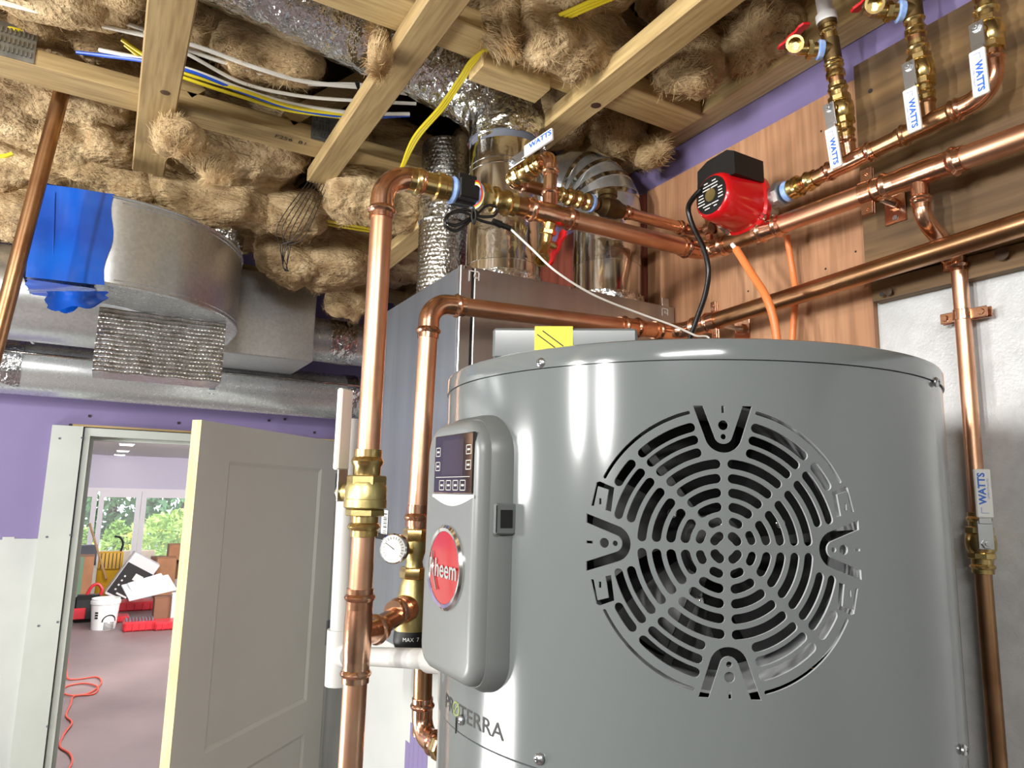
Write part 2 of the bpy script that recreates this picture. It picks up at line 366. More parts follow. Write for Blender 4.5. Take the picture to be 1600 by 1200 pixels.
# ledger at the top of the right wall
lg = tag(obj('ledger_board', MB().box((W-.062, YR+.05, 2.606), (W-.004, 3.0, 2.76)), PINE['Y'], flat=True), 'pale pine ledger board along the top of the purple wall', 'board')
m = MB(); m.lathe(P(1078, 203, X=W-.0005), (-1, 0, 0), [(0, .005), (.001, .005)], 10); m.lathe(P(1355, 30, X=W-.0005), (-1, 0, 0), [(0, .005), (.001, .005)], 10); m.lathe(P(1313, 109, X=W-.0005), (-1, 0, 0), [(0, .005), (.001, .005)], 10)
obj('screw_hole', m, BLKI, wr)
# ------------------------------------------------------------------ truss chords and strapping
CH = [(1.056, 'pine truss chord nearest the camera, above the silver duct elbow'), (1.64, 'pine truss chord behind the white and blue cables'),
      (2.25, 'pine truss chord over the galvanized boot, half hidden by insulation'), (2.86, 'pine truss chord nearest the door wall'), (.44, 'pine truss chord overhead beside the valves')]
PLATE = M('truss_plate', (150, 152, 150), (120, 122, 120), rough=.4, metal=.9, scale=30)
for i, (y, lb) in enumerate(CH):
    c = thing('truss_chord', lb, 'beam', (-.3, y, ZC))
    obj('chord', MB().rbox(((XL+W)/2-.03, y+.0445, ZC+.019), ((W-.05-XL)/2, 0, 0), (0, .0445, 0), (0, 0, .019), .002), PINE['X'] if i in (0, 4) else PINED['X'], c, flat=True)
    obj('top_chord', MB().rbox(((XL+W)/2-.03, y+.0445, 2.995), ((W-.05-XL)/2, 0, 0), (0, .0445, 0), (0, 0, .019), .002), PINED['X'], c, flat=True)
    wx = -1.5
    while wx < .75:
        for sgn in (0, 1):
            a = V((wx+sgn*.35, y+.0445, ZC+.038)); b = V((wx+.35-sgn*.0+sgn*.35, y+.0445, 2.976))
            if sgn: a, b = V((wx+.35, y+.0445, 2.976)), V((wx+.7, y+.0445, ZC+.038))
            d_ = (b-a).normalized(); n_ = d_.cross(V((0, 1, 0)))
            obj('web', MB().obox((a+b)/2, (b-a)/2, (0, .0445, 0), n_*.019), PINED['X'], c, flat=True)
        wx += .9
    if i == 1:
        t_ = text_mb('F256  B1', .022, P(455, 219, Z=ZC-.0008)+V((0, 0, 0)), (1, 0, 0), (0, -1, 0), 0); obj('marking', t_, BLKI, c)
        for x0 in (P(25, 72, Y=1.638).x, P(508, 200, Y=1.638).x):
            pm = MB().box((x0-.033, 1.6375, ZC+.002), (x0+.033, 1.6398, ZC+.075))
            for a in range(8):
                for b in range(3): pm.box((x0-.028+a*.0075, 1.634, ZC+.012+b*.02), (x0-.025+a*.0075, 1.6376, ZC+.024+b*.02))
            obj('truss_plate', pm, PLATE, c, flat=True)
SX = [(.02, 1.98, 'left pine strapping board ending above the blue-wrapped boot', PINED['Y'], .075), (.419, 1.80, 'middle pine strapping board crossing below the ducts and cables', PINED['Y'], .064), (.803, 1.36, 'right pine strapping board with a dark knot', PINE['Y'], .066)]
for x, y1, lb, mt, wd in SX:
    s_ = thing('strapping_board', lb, 'board', (x, y1, ZC-.038))
    obj('board', MB().rbox((x, (YR+.1+y1)/2, ZC-.0195), (wd/2, 0, 0), (0, (y1-YR-.1)/2, 0), (0, 0, .0185), .003), mt, s_, flat=True)
    if x > .5:
        kn = MB(); kp = P(931, 165, Z=ZC-.0385); kn.lathe(kp, (0, 0, -1), [(0, .011), (.0006, .008)], 14); obj('knot', kn, M('knot', (60, 34, 18), rough=.7), s_)
    elif x < .1:
        kn = MB(); kp = P(258, 145, Z=ZC-.0385); kn.lathe(kp, (0, 0, -1), [(0, .010), (.0006, .006)], 9); obj('knot', kn, M('knot_dark', (70, 48, 30), rough=.7), s_)
tag(obj('pine_block', MB().rbox(P(797, 122, Z=ZC-.02)+V((0, .0, 0)), (.078, 0, 0), (0, .03, 0), (0, 0, .016), .002), PINE['X'], flat=True), 'short pine block under the nearest chord beside the foil elbow', 'block')
pb_ = [P(612, 425, Y=2.3), P(655, 372, Y=2.3)]
tag(obj('nailer_board', MB().rbox((.72, 2.05, 2.50), (.032, 0, 0), (0, .42, 0), (0, 0, .016), .002), PINE['Y'], flat=True), 'pine nailer board showing between the tall copper pipe and bubble-wrapped duct', 'board')
# ------------------------------------------------------------------ fiberglass insulation
def perlin(p, seed=0):
    p = np.asarray(p, float)+seed*17.31; i = np.floor(p).astype(np.int64); f = p-i; u = f*f*f*(f*(f*6-15)+10)
    def h(x, y, z):
        n = (x*374761393 + y*668265263 + z*2147483647 + seed*1013) & 0xffffffff
        n = ((n ^ (n >> 13))*1274126177) & 0xffffffff; n = n ^ (n >> 16)
        a = (n & 1023)/1023*2*pi; b = ((n >> 10) & 1023)/1023*2-1; s = np.sqrt(1-b*b); return s*np.cos(a), s*np.sin(a), b
    out = 0
    for dx in (0, 1):
        for dy in (0, 1):
            for dz in (0, 1):
                g = h(i[:, 0]+dx, i[:, 1]+dy, i[:, 2]+dz)
                wgt = (u[:, 0] if dx else 1-u[:, 0])*(u[:, 1] if dy else 1-u[:, 1])*(u[:, 2] if dz else 1-u[:, 2])
                out = out+wgt*(g[0]*(f[:, 0]-dx)+g[1]*(f[:, 1]-dy)+g[2]*(f[:, 2]-dz))
    return out
def fluff(c, h, seed, nu=84, nv=56, amp=.03, e=.55, rz=0):
    c = np.array(c); a = np.linspace(0, 2*pi, nu, endpoint=False); b = np.linspace(-pi/2, pi/2, nv+2)[1:-1]
    A, B = np.meshgrid(a, b); sp = lambda v: np.sign(v)*np.abs(v)**e
    n = np.stack([np.cos(B)*np.cos(A), np.cos(B)*np.sin(A), np.sin(B)], -1).reshape(-1, 3)
    p = np.stack([h[0]*sp(np.cos(B))*sp(np.cos(A)), h[1]*sp(np.cos(B))*sp(np.sin(A)), h[2]*sp(np.sin(B))], -1).reshape(-1, 3)
    if rz: p = p @ np.array([[math.cos(rz), math.sin(rz), 0], [-math.sin(rz), math.cos(rz), 0], [0, 0, 1]])
    q = p+c
    wv = np.stack([perlin(q*5.0, seed+k) for k in (1, 2, 3)], -1)
    q2 = q+wv*.10
    d = .9*perlin(q2*5.0, seed+4) + 1.5*np.abs(perlin(q2*8.0, seed+5)) + .75*np.abs(perlin(q2*19, seed+6)) + .34*np.abs(perlin(q2*42, seed+7)) + .12*perlin(q2*95, seed+9) - .5
    p = p + n*(amp*d)[:, None] + wv*amp*1.1
    p[:, 2] -= np.maximum(0, perlin((p+c)*4.2, seed+8))*amp*2.2*(n[:, 2] < 0)
    k = nv; vv = (p+c).tolist(); ff = [(j*nu+i, j*nu+(i+1) % nu, (j+1)*nu+(i+1) % nu, (j+1)*nu+i) for j in range(k-1) for i in range(nu)]
    ff += [tuple(range(nu))[::-1], tuple(range((k-1)*nu, k*nu))]
    return vv, ff
def fibers(vv, nu, nv, n, seed):
    g = np.random.default_rng(seed); A = np.array(vv).reshape(nv, nu, 3)
    j = g.integers(2, nv-3, n); i = g.integers(0, nu, n); p = A[j, i]
    tu = A[j, (i+1) % nu]-A[j, i-1]; tv = A[j+1, i]-A[j-1, i]; nn_ = np.cross(tu, tv); nn_ /= np.linalg.norm(nn_, axis=1)[:, None]+1e-9
    L = g.uniform(.006, .016, n)[:, None]; wd_ = g.uniform(.00012, .00038, n)[:, None]; pts = [p+nn_*.0006]
    fld = lambda q: np.stack([perlin(q*9, seed % 90+k) for k in (31, 32, 33)], -1)
    dprev = g.normal(size=(n, 3))*.25
    for s_ in range(4):
        d = fld(pts[-1])*2.2+dprev; d -= nn_*(d*nn_).sum(1)[:, None]; d /= np.linalg.norm(d, axis=1)[:, None]+1e-9
        pts.append(pts[-1]+d*L*.6+nn_*g.uniform(-.0007, .0017, n)[:, None])
    out = []; side = None
    for s_ in range(5):
        d = pts[min(s_+1, 4)]-pts[max(s_-1, 0)]; side = np.cross(d, nn_); side /= np.linalg.norm(side, axis=1)[:, None]+1e-9; w_ = wd_*(1 if 0 < s_ < 4 else .3)
        out += [pts[s_]-side*w_, pts[s_]+side*w_]
    V_ = np.stack(out, 1).reshape(-1, 3); F_ = []
    for k in range(n):
        o = k*10
        for s_ in range(4): F_.append((o+2*s_, o+2*s_+1, o+2*s_+3, o+2*s_+2))
    return V_, F_
def batt(name, label, c, h, seed, group, **k):
    v, f = fluff(c, h, seed, **k); o = raw(name, v, f, INS, ang=180); nu = k.get('nu', 84); nv = k.get('nv', 56)
    fv, fc_ = fibers(v, nu, nv, 2600, seed); me = bpy.data.meshes.new('fiber_fuzz'); me.from_pydata((fv-np.array(o.location)).tolist(), [], fc_); me.materials.append(FUZZ)
    fo = bpy.data.objects.new('fiber_fuzz', me); COL.objects.link(fo); fo.parent = o; fo['kind'] = 'stuff'; return tag(o, label, 'insulation', group)
bays = [(.545, 1.05, 'in the front bay', 2.735), (1.15, 1.635, 'in the cable bay', 2.775), (1.735, 2.245, 'in the bay above the boot', 2.715), (2.345, 2.855, 'in the bay by the door wall', 2.70)]
colsx = [(-.75, -.40, 'far left of the left strapping board'), (-.40, 0, 'just left of the left strapping board'), (0, .42, 'between the left and middle strapping boards'), (.42, .80, 'between the middle and right strapping boards'), (.80, 1.08, 'between right strapping board and purple wall')]
sd = 10
for bi, (y0, y1, bl, zc) in enumerate(bays):
    for ci, (x0, x1, cl) in enumerate(colsx):
        sd += 9
        if bi == 0 and ci < 2: continue
        z = zc
        hh = .115
        if bi == 1 and ci == 3: z, hh = 2.95, .045
        if bi == 1 and ci == 2: z, hh = 2.94, .05
        if bi == 0: z += .02
        if ci == 4: z += .05
        if bi == 2 and ci == 1: z += .03
        batt('insulation_batt', 'fiberglass batt '+cl+' '+bl, ((x0+x1)/2, (y0+y1)/2, z), ((x1-x0)/2-.012, (y1-y0)/2-.006, hh), sd, 'fiberglass batts between the trusses', amp=.034)
def clump(x, y, Z, hpx, lb, seed, asp=(1, 1, 1), amp=.03):
    p = P(x, y, Z=Z); dep = (p-EYE).dot(fw); r = hpx/F*dep
    batt('insulation_clump', lb, p, (r*asp[0], r*asp[1], r*asp[2]), seed, 'loose fiberglass clumps hanging from the ceiling', amp=amp, e=.8, nu=70, nv=48)
for k, a in enumerate([
    (282, 205, 2.53, 34, 'fiberglass clump hanging just right of the left strapping board', (1, 1, .8)),
    (335, 262, 2.50, 30, 'small pale fiberglass tuft hanging above the galvanized boot', (1, .8, 1)),
    (785, 48, 2.62, 44, 'orange-brown fiberglass clump below the yellow cables at the top', (.8, .9, 1.2)),
    (900, 55, 2.64, 85, 'large smooth fiberglass bulge under the yellow cables at the top', (1.15, .7, .8)),
    (1078, 105, 2.63, 58, 'shaggy fiberglass clump beside the right strapping board over the purple wall', (.9, .9, 1)),
    (1180, 55, 2.66, 60, 'rounded fiberglass clump above the ledger next to the red-handled drain', (.8, 1, .8)),
    (968, 205, 2.64, 44, 'ragged fiberglass clump above the rightmost duct elbow', (1.1, .9, .9)),
    (1018, 240, 2.56, 24, 'dark fiberglass scrap drooping against the purple wall', (.7, 1, 1)),
    (560, 300, 2.56, 52, 'fiberglass clump just left of the tall copper pipe elbow', (1, 1, .9)),
    (520, 400, 2.52, 62, 'fiberglass clump between the galvanized box and the tall copper pipe', (1.1, .9, .8)),
    (450, 395, 2.50, 50, 'fiberglass clump above the galvanized box', (.9, .9, .9)),
    (545, 455, 2.46, 34, 'lowest fiberglass tuft hanging beside the tall copper pipe', (1, .8, 1.1)),
    (620, 330, 2.54, 40, 'fiberglass scrap between the copper elbow and the bubble-wrapped duct', (1, 1, .8)),
    (150, 212, 2.66, 62, 'fiberglass clump beside the leaning copper pipe', (1.4, .9, .7)),
    (30, 258, 2.62, 66, 'fiberglass clump left of the leaning copper pipe', (1.1, .9, .9)),
    (60, 340, 2.47, 50, 'low dark fiberglass clump behind the leaning copper pipe', (1.1, .9, .9)),
    (600, 60, 2.60, 20, 'pale fiberglass wisp on the edge of the middle strapping board', (.6, .8, 2)),
    (420, 80, 2.72, 75, 'long fiberglass roll beside the foil duct at the top', (1.1, .5, .6)),
    (330, 50, 2.76, 60, 'dark fiberglass roll behind the white cables', (.9, .6, .6)),
    (150, 40, 2.74, 80, 'fiberglass roll above the white cables at top left', (1.3, .5, .6)),
    (330, 305, 2.56, 60, 'brown fiberglass clump hanging behind the galvanized boot', (1.5, .5, .7)),
    (440, 330, 2.56, 52, 'brown fiberglass clump left of the middle strapping end', (1.3, .6, .8)),
    (180, 268, 2.58, 55, 'brown fiberglass clump above the blue film', (1.5, .6, .6)),
    ]): clump(*a[:5], 400+k*11, a[5], .032)
# ================================================================== water heater
AX = V((.662, .706, 0)); RT = .308; TOP = 1.900; PHI = math.radians(215.5); ZV = 1.709; PS = .150; TH = PS/RT
def cyl(phi, z, r=RT): return V((AX.x+r*math.sin(phi), AX.y+r*math.cos(phi), z))
def cylU(u, v, r=RT): return cyl(PHI-u/RT, ZV+v, r)          # u to the right as seen from outside
heater = thing('water_heater', 'tall grey cylindrical heat pump water heater with round slotted grille', 'water heater', (AX.x, AX.y, 0))
def shell(verts, faces, norms, name, mat, parent):
    o = raw(name, verts, faces, mat, parent, flat=True); me = o.data
    me.polygons.foreach_set('use_smooth', [True]*len(me.polygons)); me.normals_split_custom_set_from_vertices([tuple(n) for n in norms]); return o
nA = 110; vv = []; ff = []; nn = []
angs = [PHI+TH+(2*pi-2*TH)*i/nA for i in range(nA+1)] + [PHI-TH+2*pi+2*TH*i/24 for i in range(1, 25)]
levels = [1.500, ZV-PS, ZV+PS, TOP-.021]
def ring_band(z0, z1, aa, r=RT):
    o = len(vv)
    for a in aa:
        for z in (z0, z1): vv.append(cyl(a, z, r)); nn.append(V((math.sin(a), math.cos(a), 0)))
    for i in range(len(aa)-1): ff.append((o+2*i, o+2*i+1, o+2*i+3, o+2*i+2))
ring_band(1.5005, ZV-PS, angs); ring_band(ZV-PS, ZV+PS, angs[:nA+1]); ring_band(ZV+PS, TOP-.0215, angs)
shell(vv, ff, nn, 'upper_jacket', TANK, heater)
obj('lower_jacket', MB().lathe((AX.x, AX.y, .02), (0, 0, 1), [(0, RT-.01), (0, RT-.0015), (1.478, RT-.0015), (1.4805, RT-.006), (1.4805, RT-.012)], 120, cap=False), TANK, heater)
obj('base_ring', MB().lathe((AX.x, AX.y, 0), (0, 0, 1), [(0, RT-.02), (.02, RT-.02)], 64), BLACK, heater)
obj('top_cover', MB().lathe((AX.x, AX.y, TOP-.021), (0, 0, 1), [(0, RT-.006), (0, RT+.002), (.016, RT+.0022), (.0195, RT+.0005), (.021, RT-.003), (.021, RT-.03), (.0215, 0.02)], 128, cap=True), TANK, heater)
for x, y in ((845, 567), (1462, 597), (720, 1125), (842, 1186), (1506, 1172)):
    q = ray(x, y); a = q.x**2+q.y**2; b = -(q.x*AX.x+q.y*AX.y); c = AX.x**2+AX.y**2-(RT+.002)**2
    t_ = (-b-math.sqrt(max(0, b*b-a*c)))/a; p = EYE+q*t_; n = (V((p.x, p.y, 0))-AX).normalized()
    so_ = obj('screw', MB().lathe(p-n*.001, n, [(0, .0052), (.002, .0052), (.0035, .004), (.0042, .002)], 14), STEEL, heater)
    xx, yy, _ = frame(n); obj('screw_slot', MB().obox(p+n*.0033, xx*.0026, yy*.0006, n*.0003).obox(p+n*.0033, xx*.0006, yy*.0026, n*.0003), BLKI, so_)
# --- slotted grille: a patch of the jacket with the slots cut through
K = .1266/497
def arc_slot(r, w, d0, d1):
    h = w/2; e = math.degrees(h/r); s0, s1 = math.radians(d0+e), math.radians(d1-e)
    if s1 < s0: s0 = s1 = (s0+s1)/2
    n = max(2, int((s1-s0)*r/12)); P_ = []
    for i in range(n+1): a = s0+(s1-s0)*i/n; P_.append(((r+h)*math.cos(a), (r+h)*math.sin(a)))
    for i in range(1, 6): b = pi*i/6; P_.append((r*math.cos(s1)+h*math.cos(s1+b), r*math.sin(s1)+h*math.sin(s1+b)))
    for i in range(n+1): a = s1+(s0-s1)*i/n; P_.append(((r-h)*math.cos(a), (r-h)*math.sin(a)))
    for i in range(1, 6): b = pi*i/6; P_.append((r*math.cos(s0)-h*math.cos(s0+b), r*math.sin(s0)-h*math.sin(s0+b)))
    return P_
def circ(cx, cy, r, n=12): return [(cx+r*math.cos(2*pi*i/n), cy+r*math.sin(2*pi*i/n)) for i in range(n)]
def rot(pl, k): 
    for _ in range(k): pl = [(-y, x) for x, y in pl]
    return pl
def mirx(pl): return [(-x, y) for x, y in pl][::-1]
def miry(pl): return [(x, -y) for x, y in pl][::-1]
holes = []
for k in range(4):
    holes.append(arc_slot(44, 33, 90*k+9, 90*k+81))
    for a in (0, 45):
        for r in (92, 141, 190, 240, 291):
            g = math.degrees(11/r); holes.append(arc_slot(r, 33 if r > 100 else 30, 90*k+a+g, 90*k+a+45-g))
quad = []
for r in (341, 388):
    g = math.degrees(11/r); quad.append(arc_slot(r, 33, 103, 135-g)); quad.append(arc_slot(r, 33, 135+g, 167))
quad.append(arc_slot(434, 34, 103, 133.4)); quad.append(arc_slot(434, 34, 136.6, 151.5)); quad.append(arc_slot(488, 13, 103.6, 151.5))
br = [(-478, 128), (-412, 110), (-398, 190), (-446, 218), (-462, 206)]
quad.append([(-480, 132), (-468, 132), (-452, 204), (-412, 192), (-424, 118), (-402, 112), (-390, 200), (-446, 222), (-458, 218)])
quad.append([(-449, 138), (-439, 138), (-439, 160), (-449, 160)])
for q in quad: holes += [q, mirx(q), miry(q), mirx(miry(q))]
for k in range(4):
    o_ = [(-104, 498)]; 
    for i in range(13): a = pi+math.radians(14)+(pi-math.radians(28))*i/12; o_.append((66*math.cos(a), 396+66*math.sin(a)))
    o_ += [(104, 498), (70, 498)]
    for i in range(9): a = -math.radians(14)-(pi-math.radians(28))*i/8; o_.append((31*math.cos(a), 392+31*math.sin(a)))
    o_ += [(-70, 498)]
    holes += [rot(o_, k), rot(circ(0, 428, 18), k), rot(circ(0, 387, 10), k), rot([(-5, 472), (5, 472), (5, 498), (-5, 498)], k)]
H = [[(x*K, y*K) for x, y in h] for h in holes]
vc = []; ed = []
def loop(pts):
    o = len(vc); vc.extend(V(p) for p in pts); n = len(pts); ed.extend((o+i, o+(i+1) % n) for i in range(n))
nb = 24; sq = [(-PS+2*PS*i/nb, -PS) for i in range(nb)]+[(PS, -PS+2*PS*i/nb) for i in range(nb)]+[(PS-2*PS*i/nb, PS) for i in range(nb)]+[(-PS, PS-2*PS*i/nb) for i in range(nb)]
loop(sq)
for h in H: loop(h)
for i in range(1, nb):
    for j in range(1, nb): vc.append(V((-PS+2*PS*i/nb, -PS+2*PS*j/nb)))
res = geometry.delaunay_2d_cdt(vc, ed, [], 1, 1e-6)
v2, f2 = res[0], res[2]
Hn = [np.array(h) for h in H]; bb = [(h.min(0), h.max(0)) for h in Hn]
def inside(p, h):
    x, y = p; x0, y0 = h[:, 0], h[:, 1]; x1, y1 = np.roll(x0, -1), np.roll(y0, -1)
    c = ((y0 > y) != (y1 > y)); 
    with np.errstate(divide='ignore', invalid='ignore'): xi = (x1-x0)*(y-y0)/(y1-y0)+x0
    return np.count_nonzero(c & (x < xi)) % 2 == 1
keep = []
for f in f2:
    cx = sum(v2[i].x for i in f)/len(f); cy = sum(v2[i].y for i in f)/len(f)
    if any(b[0][0] <= cx <= b[1][0] and b[0][1] <= cy <= b[1][1] and inside((cx, cy), h) for h, b in zip(Hn, bb)): continue
    keep.append(f)
gv = [cylU(v.x, v.y) for v in v2]; gn = [(V((p.x, p.y, 0))-AX).normalized() for p in gv]
gf = []
for f in keep:
    n = (gv[f[1]]-gv[f[0]]).cross(gv[f[2]]-gv[f[0]]); gf.append(f if n.dot(gn[f[0]]) > 0 else f[::-1])
shell(gv, gf, gn, 'vent_grille', TANK, heater)
ec = {}
for f in gf:
    for i in range(len(f)): e = (f[i], f[(i+1) % len(f)]); ec[e] = 1
m = MB()
for (a, b) in ec:
    if (b, a) not in ec:
        if max(abs(v2[a].x), abs(v2[a].y)) > PS-1e-5 and max(abs(v2[b].x), abs(v2[b].y)) > PS-1e-5: continue
        m.add([gv[a], gv[b], gv[b]-gn[b]*.0022, gv[a]-gn[a]*.0022], [(0, 3, 2, 1)])
obj('slot_edge', m, SHROUD, heater, flat=True)
# --- fan and shroud behind the grille
nv_ = V((math.sin(PHI), math.cos(PHI), 0)); cv = cylU(0, 0)
fan0 = cv-nv_*.075
obj('fan_shroud', MB().lathe(cv-nv_*.042, -nv_, [(0, .134), (.002, .132), (.04, .128), (.075, .126)], 64, cap=False), SHROUD, heater)
obj('fan_back', MB().lathe(cv-nv_*.118, -nv_, [(0, .135), (.002, .135)], 48), DARK, heater)
fx, fy, _ = frame(nv_)
m = MB().lathe(fan0, nv_, [(-.02, .034), (.012, .034), (.018, .028), (.02, .012)], 28); fan = obj('fan_hub', m, FANB, heater)
for k in range(5):
    a = 2*pi*k/5+.3
    def bl(s, t_, a=a):
        r_ = .030+.088*s; aa = a+(t_-.5)*(.75+.25*s)+.25*s; return fan0+(fx*math.cos(aa)+fy*math.sin(aa))*r_+nv_*((t_-.5)*.03)
    obj('fan_blade', MB().grid(bl, 6, 6), FANB, heater, ang=60)
for k, (a, r_) in enumerate(((2.55, .05), (0.35, .062), (-1.9, .055), (1.2, .02))):
    a_ = fan0+nv_*.03; c_ = a_+(fx*math.cos(a)+fy*math.sin(a))*r_
    obj('bolt', MB().lathe(c_, nv_, [(0, .0045), (.004, .0045), (.006, .003), (.007, .001)], 12), CHROME, heater)
for a in (0.1, 2.2, 4.3):
    d_ = fx*math.cos(a)+fy*math.sin(a); obj('fan_strut', MB().obox(fan0+nv_*.026+d_*.075, d_*.052, d_.cross(nv_)*.004, nv_*.003), FANB, heater)
# --- control panel (faces the left side of the room)
cy, cz0, cz1, hw = .703, 1.552, 1.838, .075
def rrect(hw, z0, z1, rb, rtop, n=8):
    q = []
    for cx_, cz_, r_, a0 in ((hw-rtop, z1-rtop, rtop, 0), (-hw+rtop, z1-rtop, rtop, pi/2), (-hw+rb, z0+rb, rb, pi), (hw-rb, z0+rb, rb, 3*pi/2)):
        for i in range(n+1): a = a0+pi/2*i/n; q.append((cx_+r_*math.cos(a), cz_+r_*math.sin(a)))
    return q
def loft(rings, cap=True):
    m = MB(); n = len(rings[0]); m.add([p for r_ in rings for p in r_], [(j*n+i, j*n+(i+1) % n, (j+1)*n+(i+1) % n, (j+1)*n+i) for j in range(len(rings)-1) for i in range(n)]+([tuple(range((len(rings)-1)*n, len(rings)*n))] if cap else []))
    return m
def pr(X, ins, rb=.035, rtp=.045): return [V((X, cy-y, z)) for y, z in rrect(hw-ins, cz0+ins, cz1-ins, max(.004, rb-ins), max(.004, rtp-ins))]
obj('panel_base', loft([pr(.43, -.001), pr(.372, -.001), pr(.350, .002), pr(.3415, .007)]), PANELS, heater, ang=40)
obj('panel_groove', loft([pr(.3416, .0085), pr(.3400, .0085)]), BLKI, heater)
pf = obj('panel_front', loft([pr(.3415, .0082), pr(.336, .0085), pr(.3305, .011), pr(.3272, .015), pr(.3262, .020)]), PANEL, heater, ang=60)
XF = .3262
# display
s0 = (.647, 1.752); s1 = (.742, 1.815)
dz0, dz1, dy0, dy1 = 1.751, 1.815, .645, .742
sc = obj('display', MB().rbox((XF+.001, (dy0+dy1)/2, (dz0+dz1)/2), (.0022, 0, 0), (0, (dy1-dy0)/2, 0), (0, 0, (dz1-dz0)/2), .0015), SCREEN, heater)
tag(sc, 'dark glass display with keypad')
obj('display_rim', MB().prism([V((XF+.0005, y, z)) for y, z in [(dy0-.003, dz0-.001), (dy0-.003, dz0-.004)]+[(dy0+(dy1-dy0)*i/10, dz0-.004-.009*math.sin(pi*i/10)) for i in range(11)]+[(dy1+.003, dz0-.004), (dy1+.003, dz0-.001)]], (-.0012, 0, 0)), WHP, heater)
obj('lcd', MB().box((XF-.0014, dy0+.022, dz0+.020), (XF-.0012, dy1-.022, dz1-.006)), LCD, sc)
m = MB()
def keyr(y, z, w_, h_):
    x = XF-.0014; b = .0008
    m.box((x, y-w_/2, z-h_/2), (x+.0002, y+w_/2, z-h_/2+b)).box((x, y-w_/2, z+h_/2-b), (x+.0002, y+w_/2, z+h_/2)).box((x, y-w_/2, z-h_/2), (x+.0002, y-w_/2+b, z+h_/2)).box((x, y+w_/2-b, z-h_/2), (x+.0002, y+w_/2, z+h_/2)); m.box((x, y-w_*.25, z-.001), (x+.0002, y+w_*.25, z+.001))
for k in range(4): keyr(dy0+.022+k*.0175, dz0+.009, .013, .011)
for yy_ in (dy0+.010, dy1-.010):
    for zz in (dz0+.030, dz0+.046): keyr(yy_, zz, .012, .010)
m.box((XF-.0014, dy0+.006, dz0+.0175), (XF-.0012, dy1-.006, dz0+.0181))
obj('keypad_print', m, KEYS, sc)
# badge
bc = V((XF, .703, 1.673)); rb_ = .0445
bd = obj('badge', MB().lathe(bc+V((.002, 0, 0)), (-1, 0, 0), [(0, rb_), (.004, rb_), (.0062, rb_-.003), (.0055, rb_-.0065), (.0045, rb_-.007)], 56), CHROME, heater)
tag(bd, 'round red badge with chrome rim')
obj('badge_face', MB().lathe(bc+V((-.0022, 0, 0)), (-1, 0, 0), [(0, rb_-.0068), (.0008, rb_-.007), (.0016, .02), (.0018, .002)], 48), REDB, bd)
tb_ = MB()
q = text_mb('Rheem', .027, bc+V((-.0050, -.001, -.002)), (0, -1, 0), (0, 0, 1), .0, bold=.012, stretch=.92)
tb_.add(q.v, q.f); tb_.tube(smooth_pts([bc+V((-.005, .0265, .016)), bc+V((-.005, .024, .0)), bc+V((-.005, .017, -.016)), bc+V((-.005, .012, -.024))], 5), .0009, 6)
obj('badge_lettering', tb_, CHROME, bd)
# service port on the panel's side
pp = V((.3555, cy-hw+.0005, 1.727))
po = obj('port_surround', MB().rbox(pp+V((.001, -.0012, 0)), (.0145, 0, 0), (0, .003, 0), (0, 0, .0155), .0015), PANELS, heater)
obj('port_socket', MB().box(pp+V((-.008, -.0046, -.009)), pp+V((.006, -.0041, .009))).box(pp+V((-.013, -.0044, -.0135)), pp+V((-.0118, -.004, .0135))), BLACK, po)
# model name on the jacket
def tbend(zc, phic): return lambda x, y: cyl(phic-x/RT, zc+y, RT+.0004)
phc = math.radians(268.5); 
obj('model_lettering', text_mb('PR  TERRA', .0215, (0, 0, 0), (1, 0, 0), (0, 1, 0), bend=tbend(1.520, phc), stretch=1.30, bold=.006), BLKI, heater)
obj('model_letter_o', text_mb('Ø', .0215, (0, 0, 0), (1, 0, 0), (0, 1, 0), bend=tbend(1.520, phc+math.radians(5.1)), stretch=1.22, bold=.006), GRNI, heater)
m = MB().tube([cyl(math.radians(273), 1.497+.004*i, RT+.0008) for i in range(5)]+[cyl(math.radians(272), 1.515, RT+.0008), cyl(math.radians(271), 1.517, RT+.0008)], .0009, 6); obj('wire_clip', m, BLKI, heater)
# small box on the heater's top with a yellow tag
bp0 = P(792, 528, Z=1.93); 
jb = thing('junction_box', 'grey metal box with yellow tag on the heater top', 'junction box', (.50, .84, TOP))
tq = P(865, 533, Z=TOP+.02); jx = V((.82, -.57, 0)).normalized(); jy = V((.57, .82, 0)).normalized()
jc = tq+jy*.0506+jx*.012; jc.z = TOP+.0178
obj('box', MB().rbox(jc, jx*.080, jy*.05, V((0, 0, .0175)), .003), TANK, jb)
ty = jc-jy*.0506+V((0, 0, .003)); ty -= jx*.012
yt = obj('warning_tag', MB().obox(ty, jx*.021, jy*.0005, V((0, 0, .0155))).obox(ty+V((0, 0, .0155))+jy*.02, jx*.021, jy*.02, V((0, 0, .0005))), YLAB, jb)
m = MB()
for k in range(2): m.obox(ty-jy*.0007+jx*(.002-.006*k)+V((0, 0, -.004*k)), (jx*.8+V((0, 0, -.6)))*.018, jy*.0001, (jx*.6+V((0, 0, .8)))*.0007)
obj('tag_print', m, BLKI, yt)

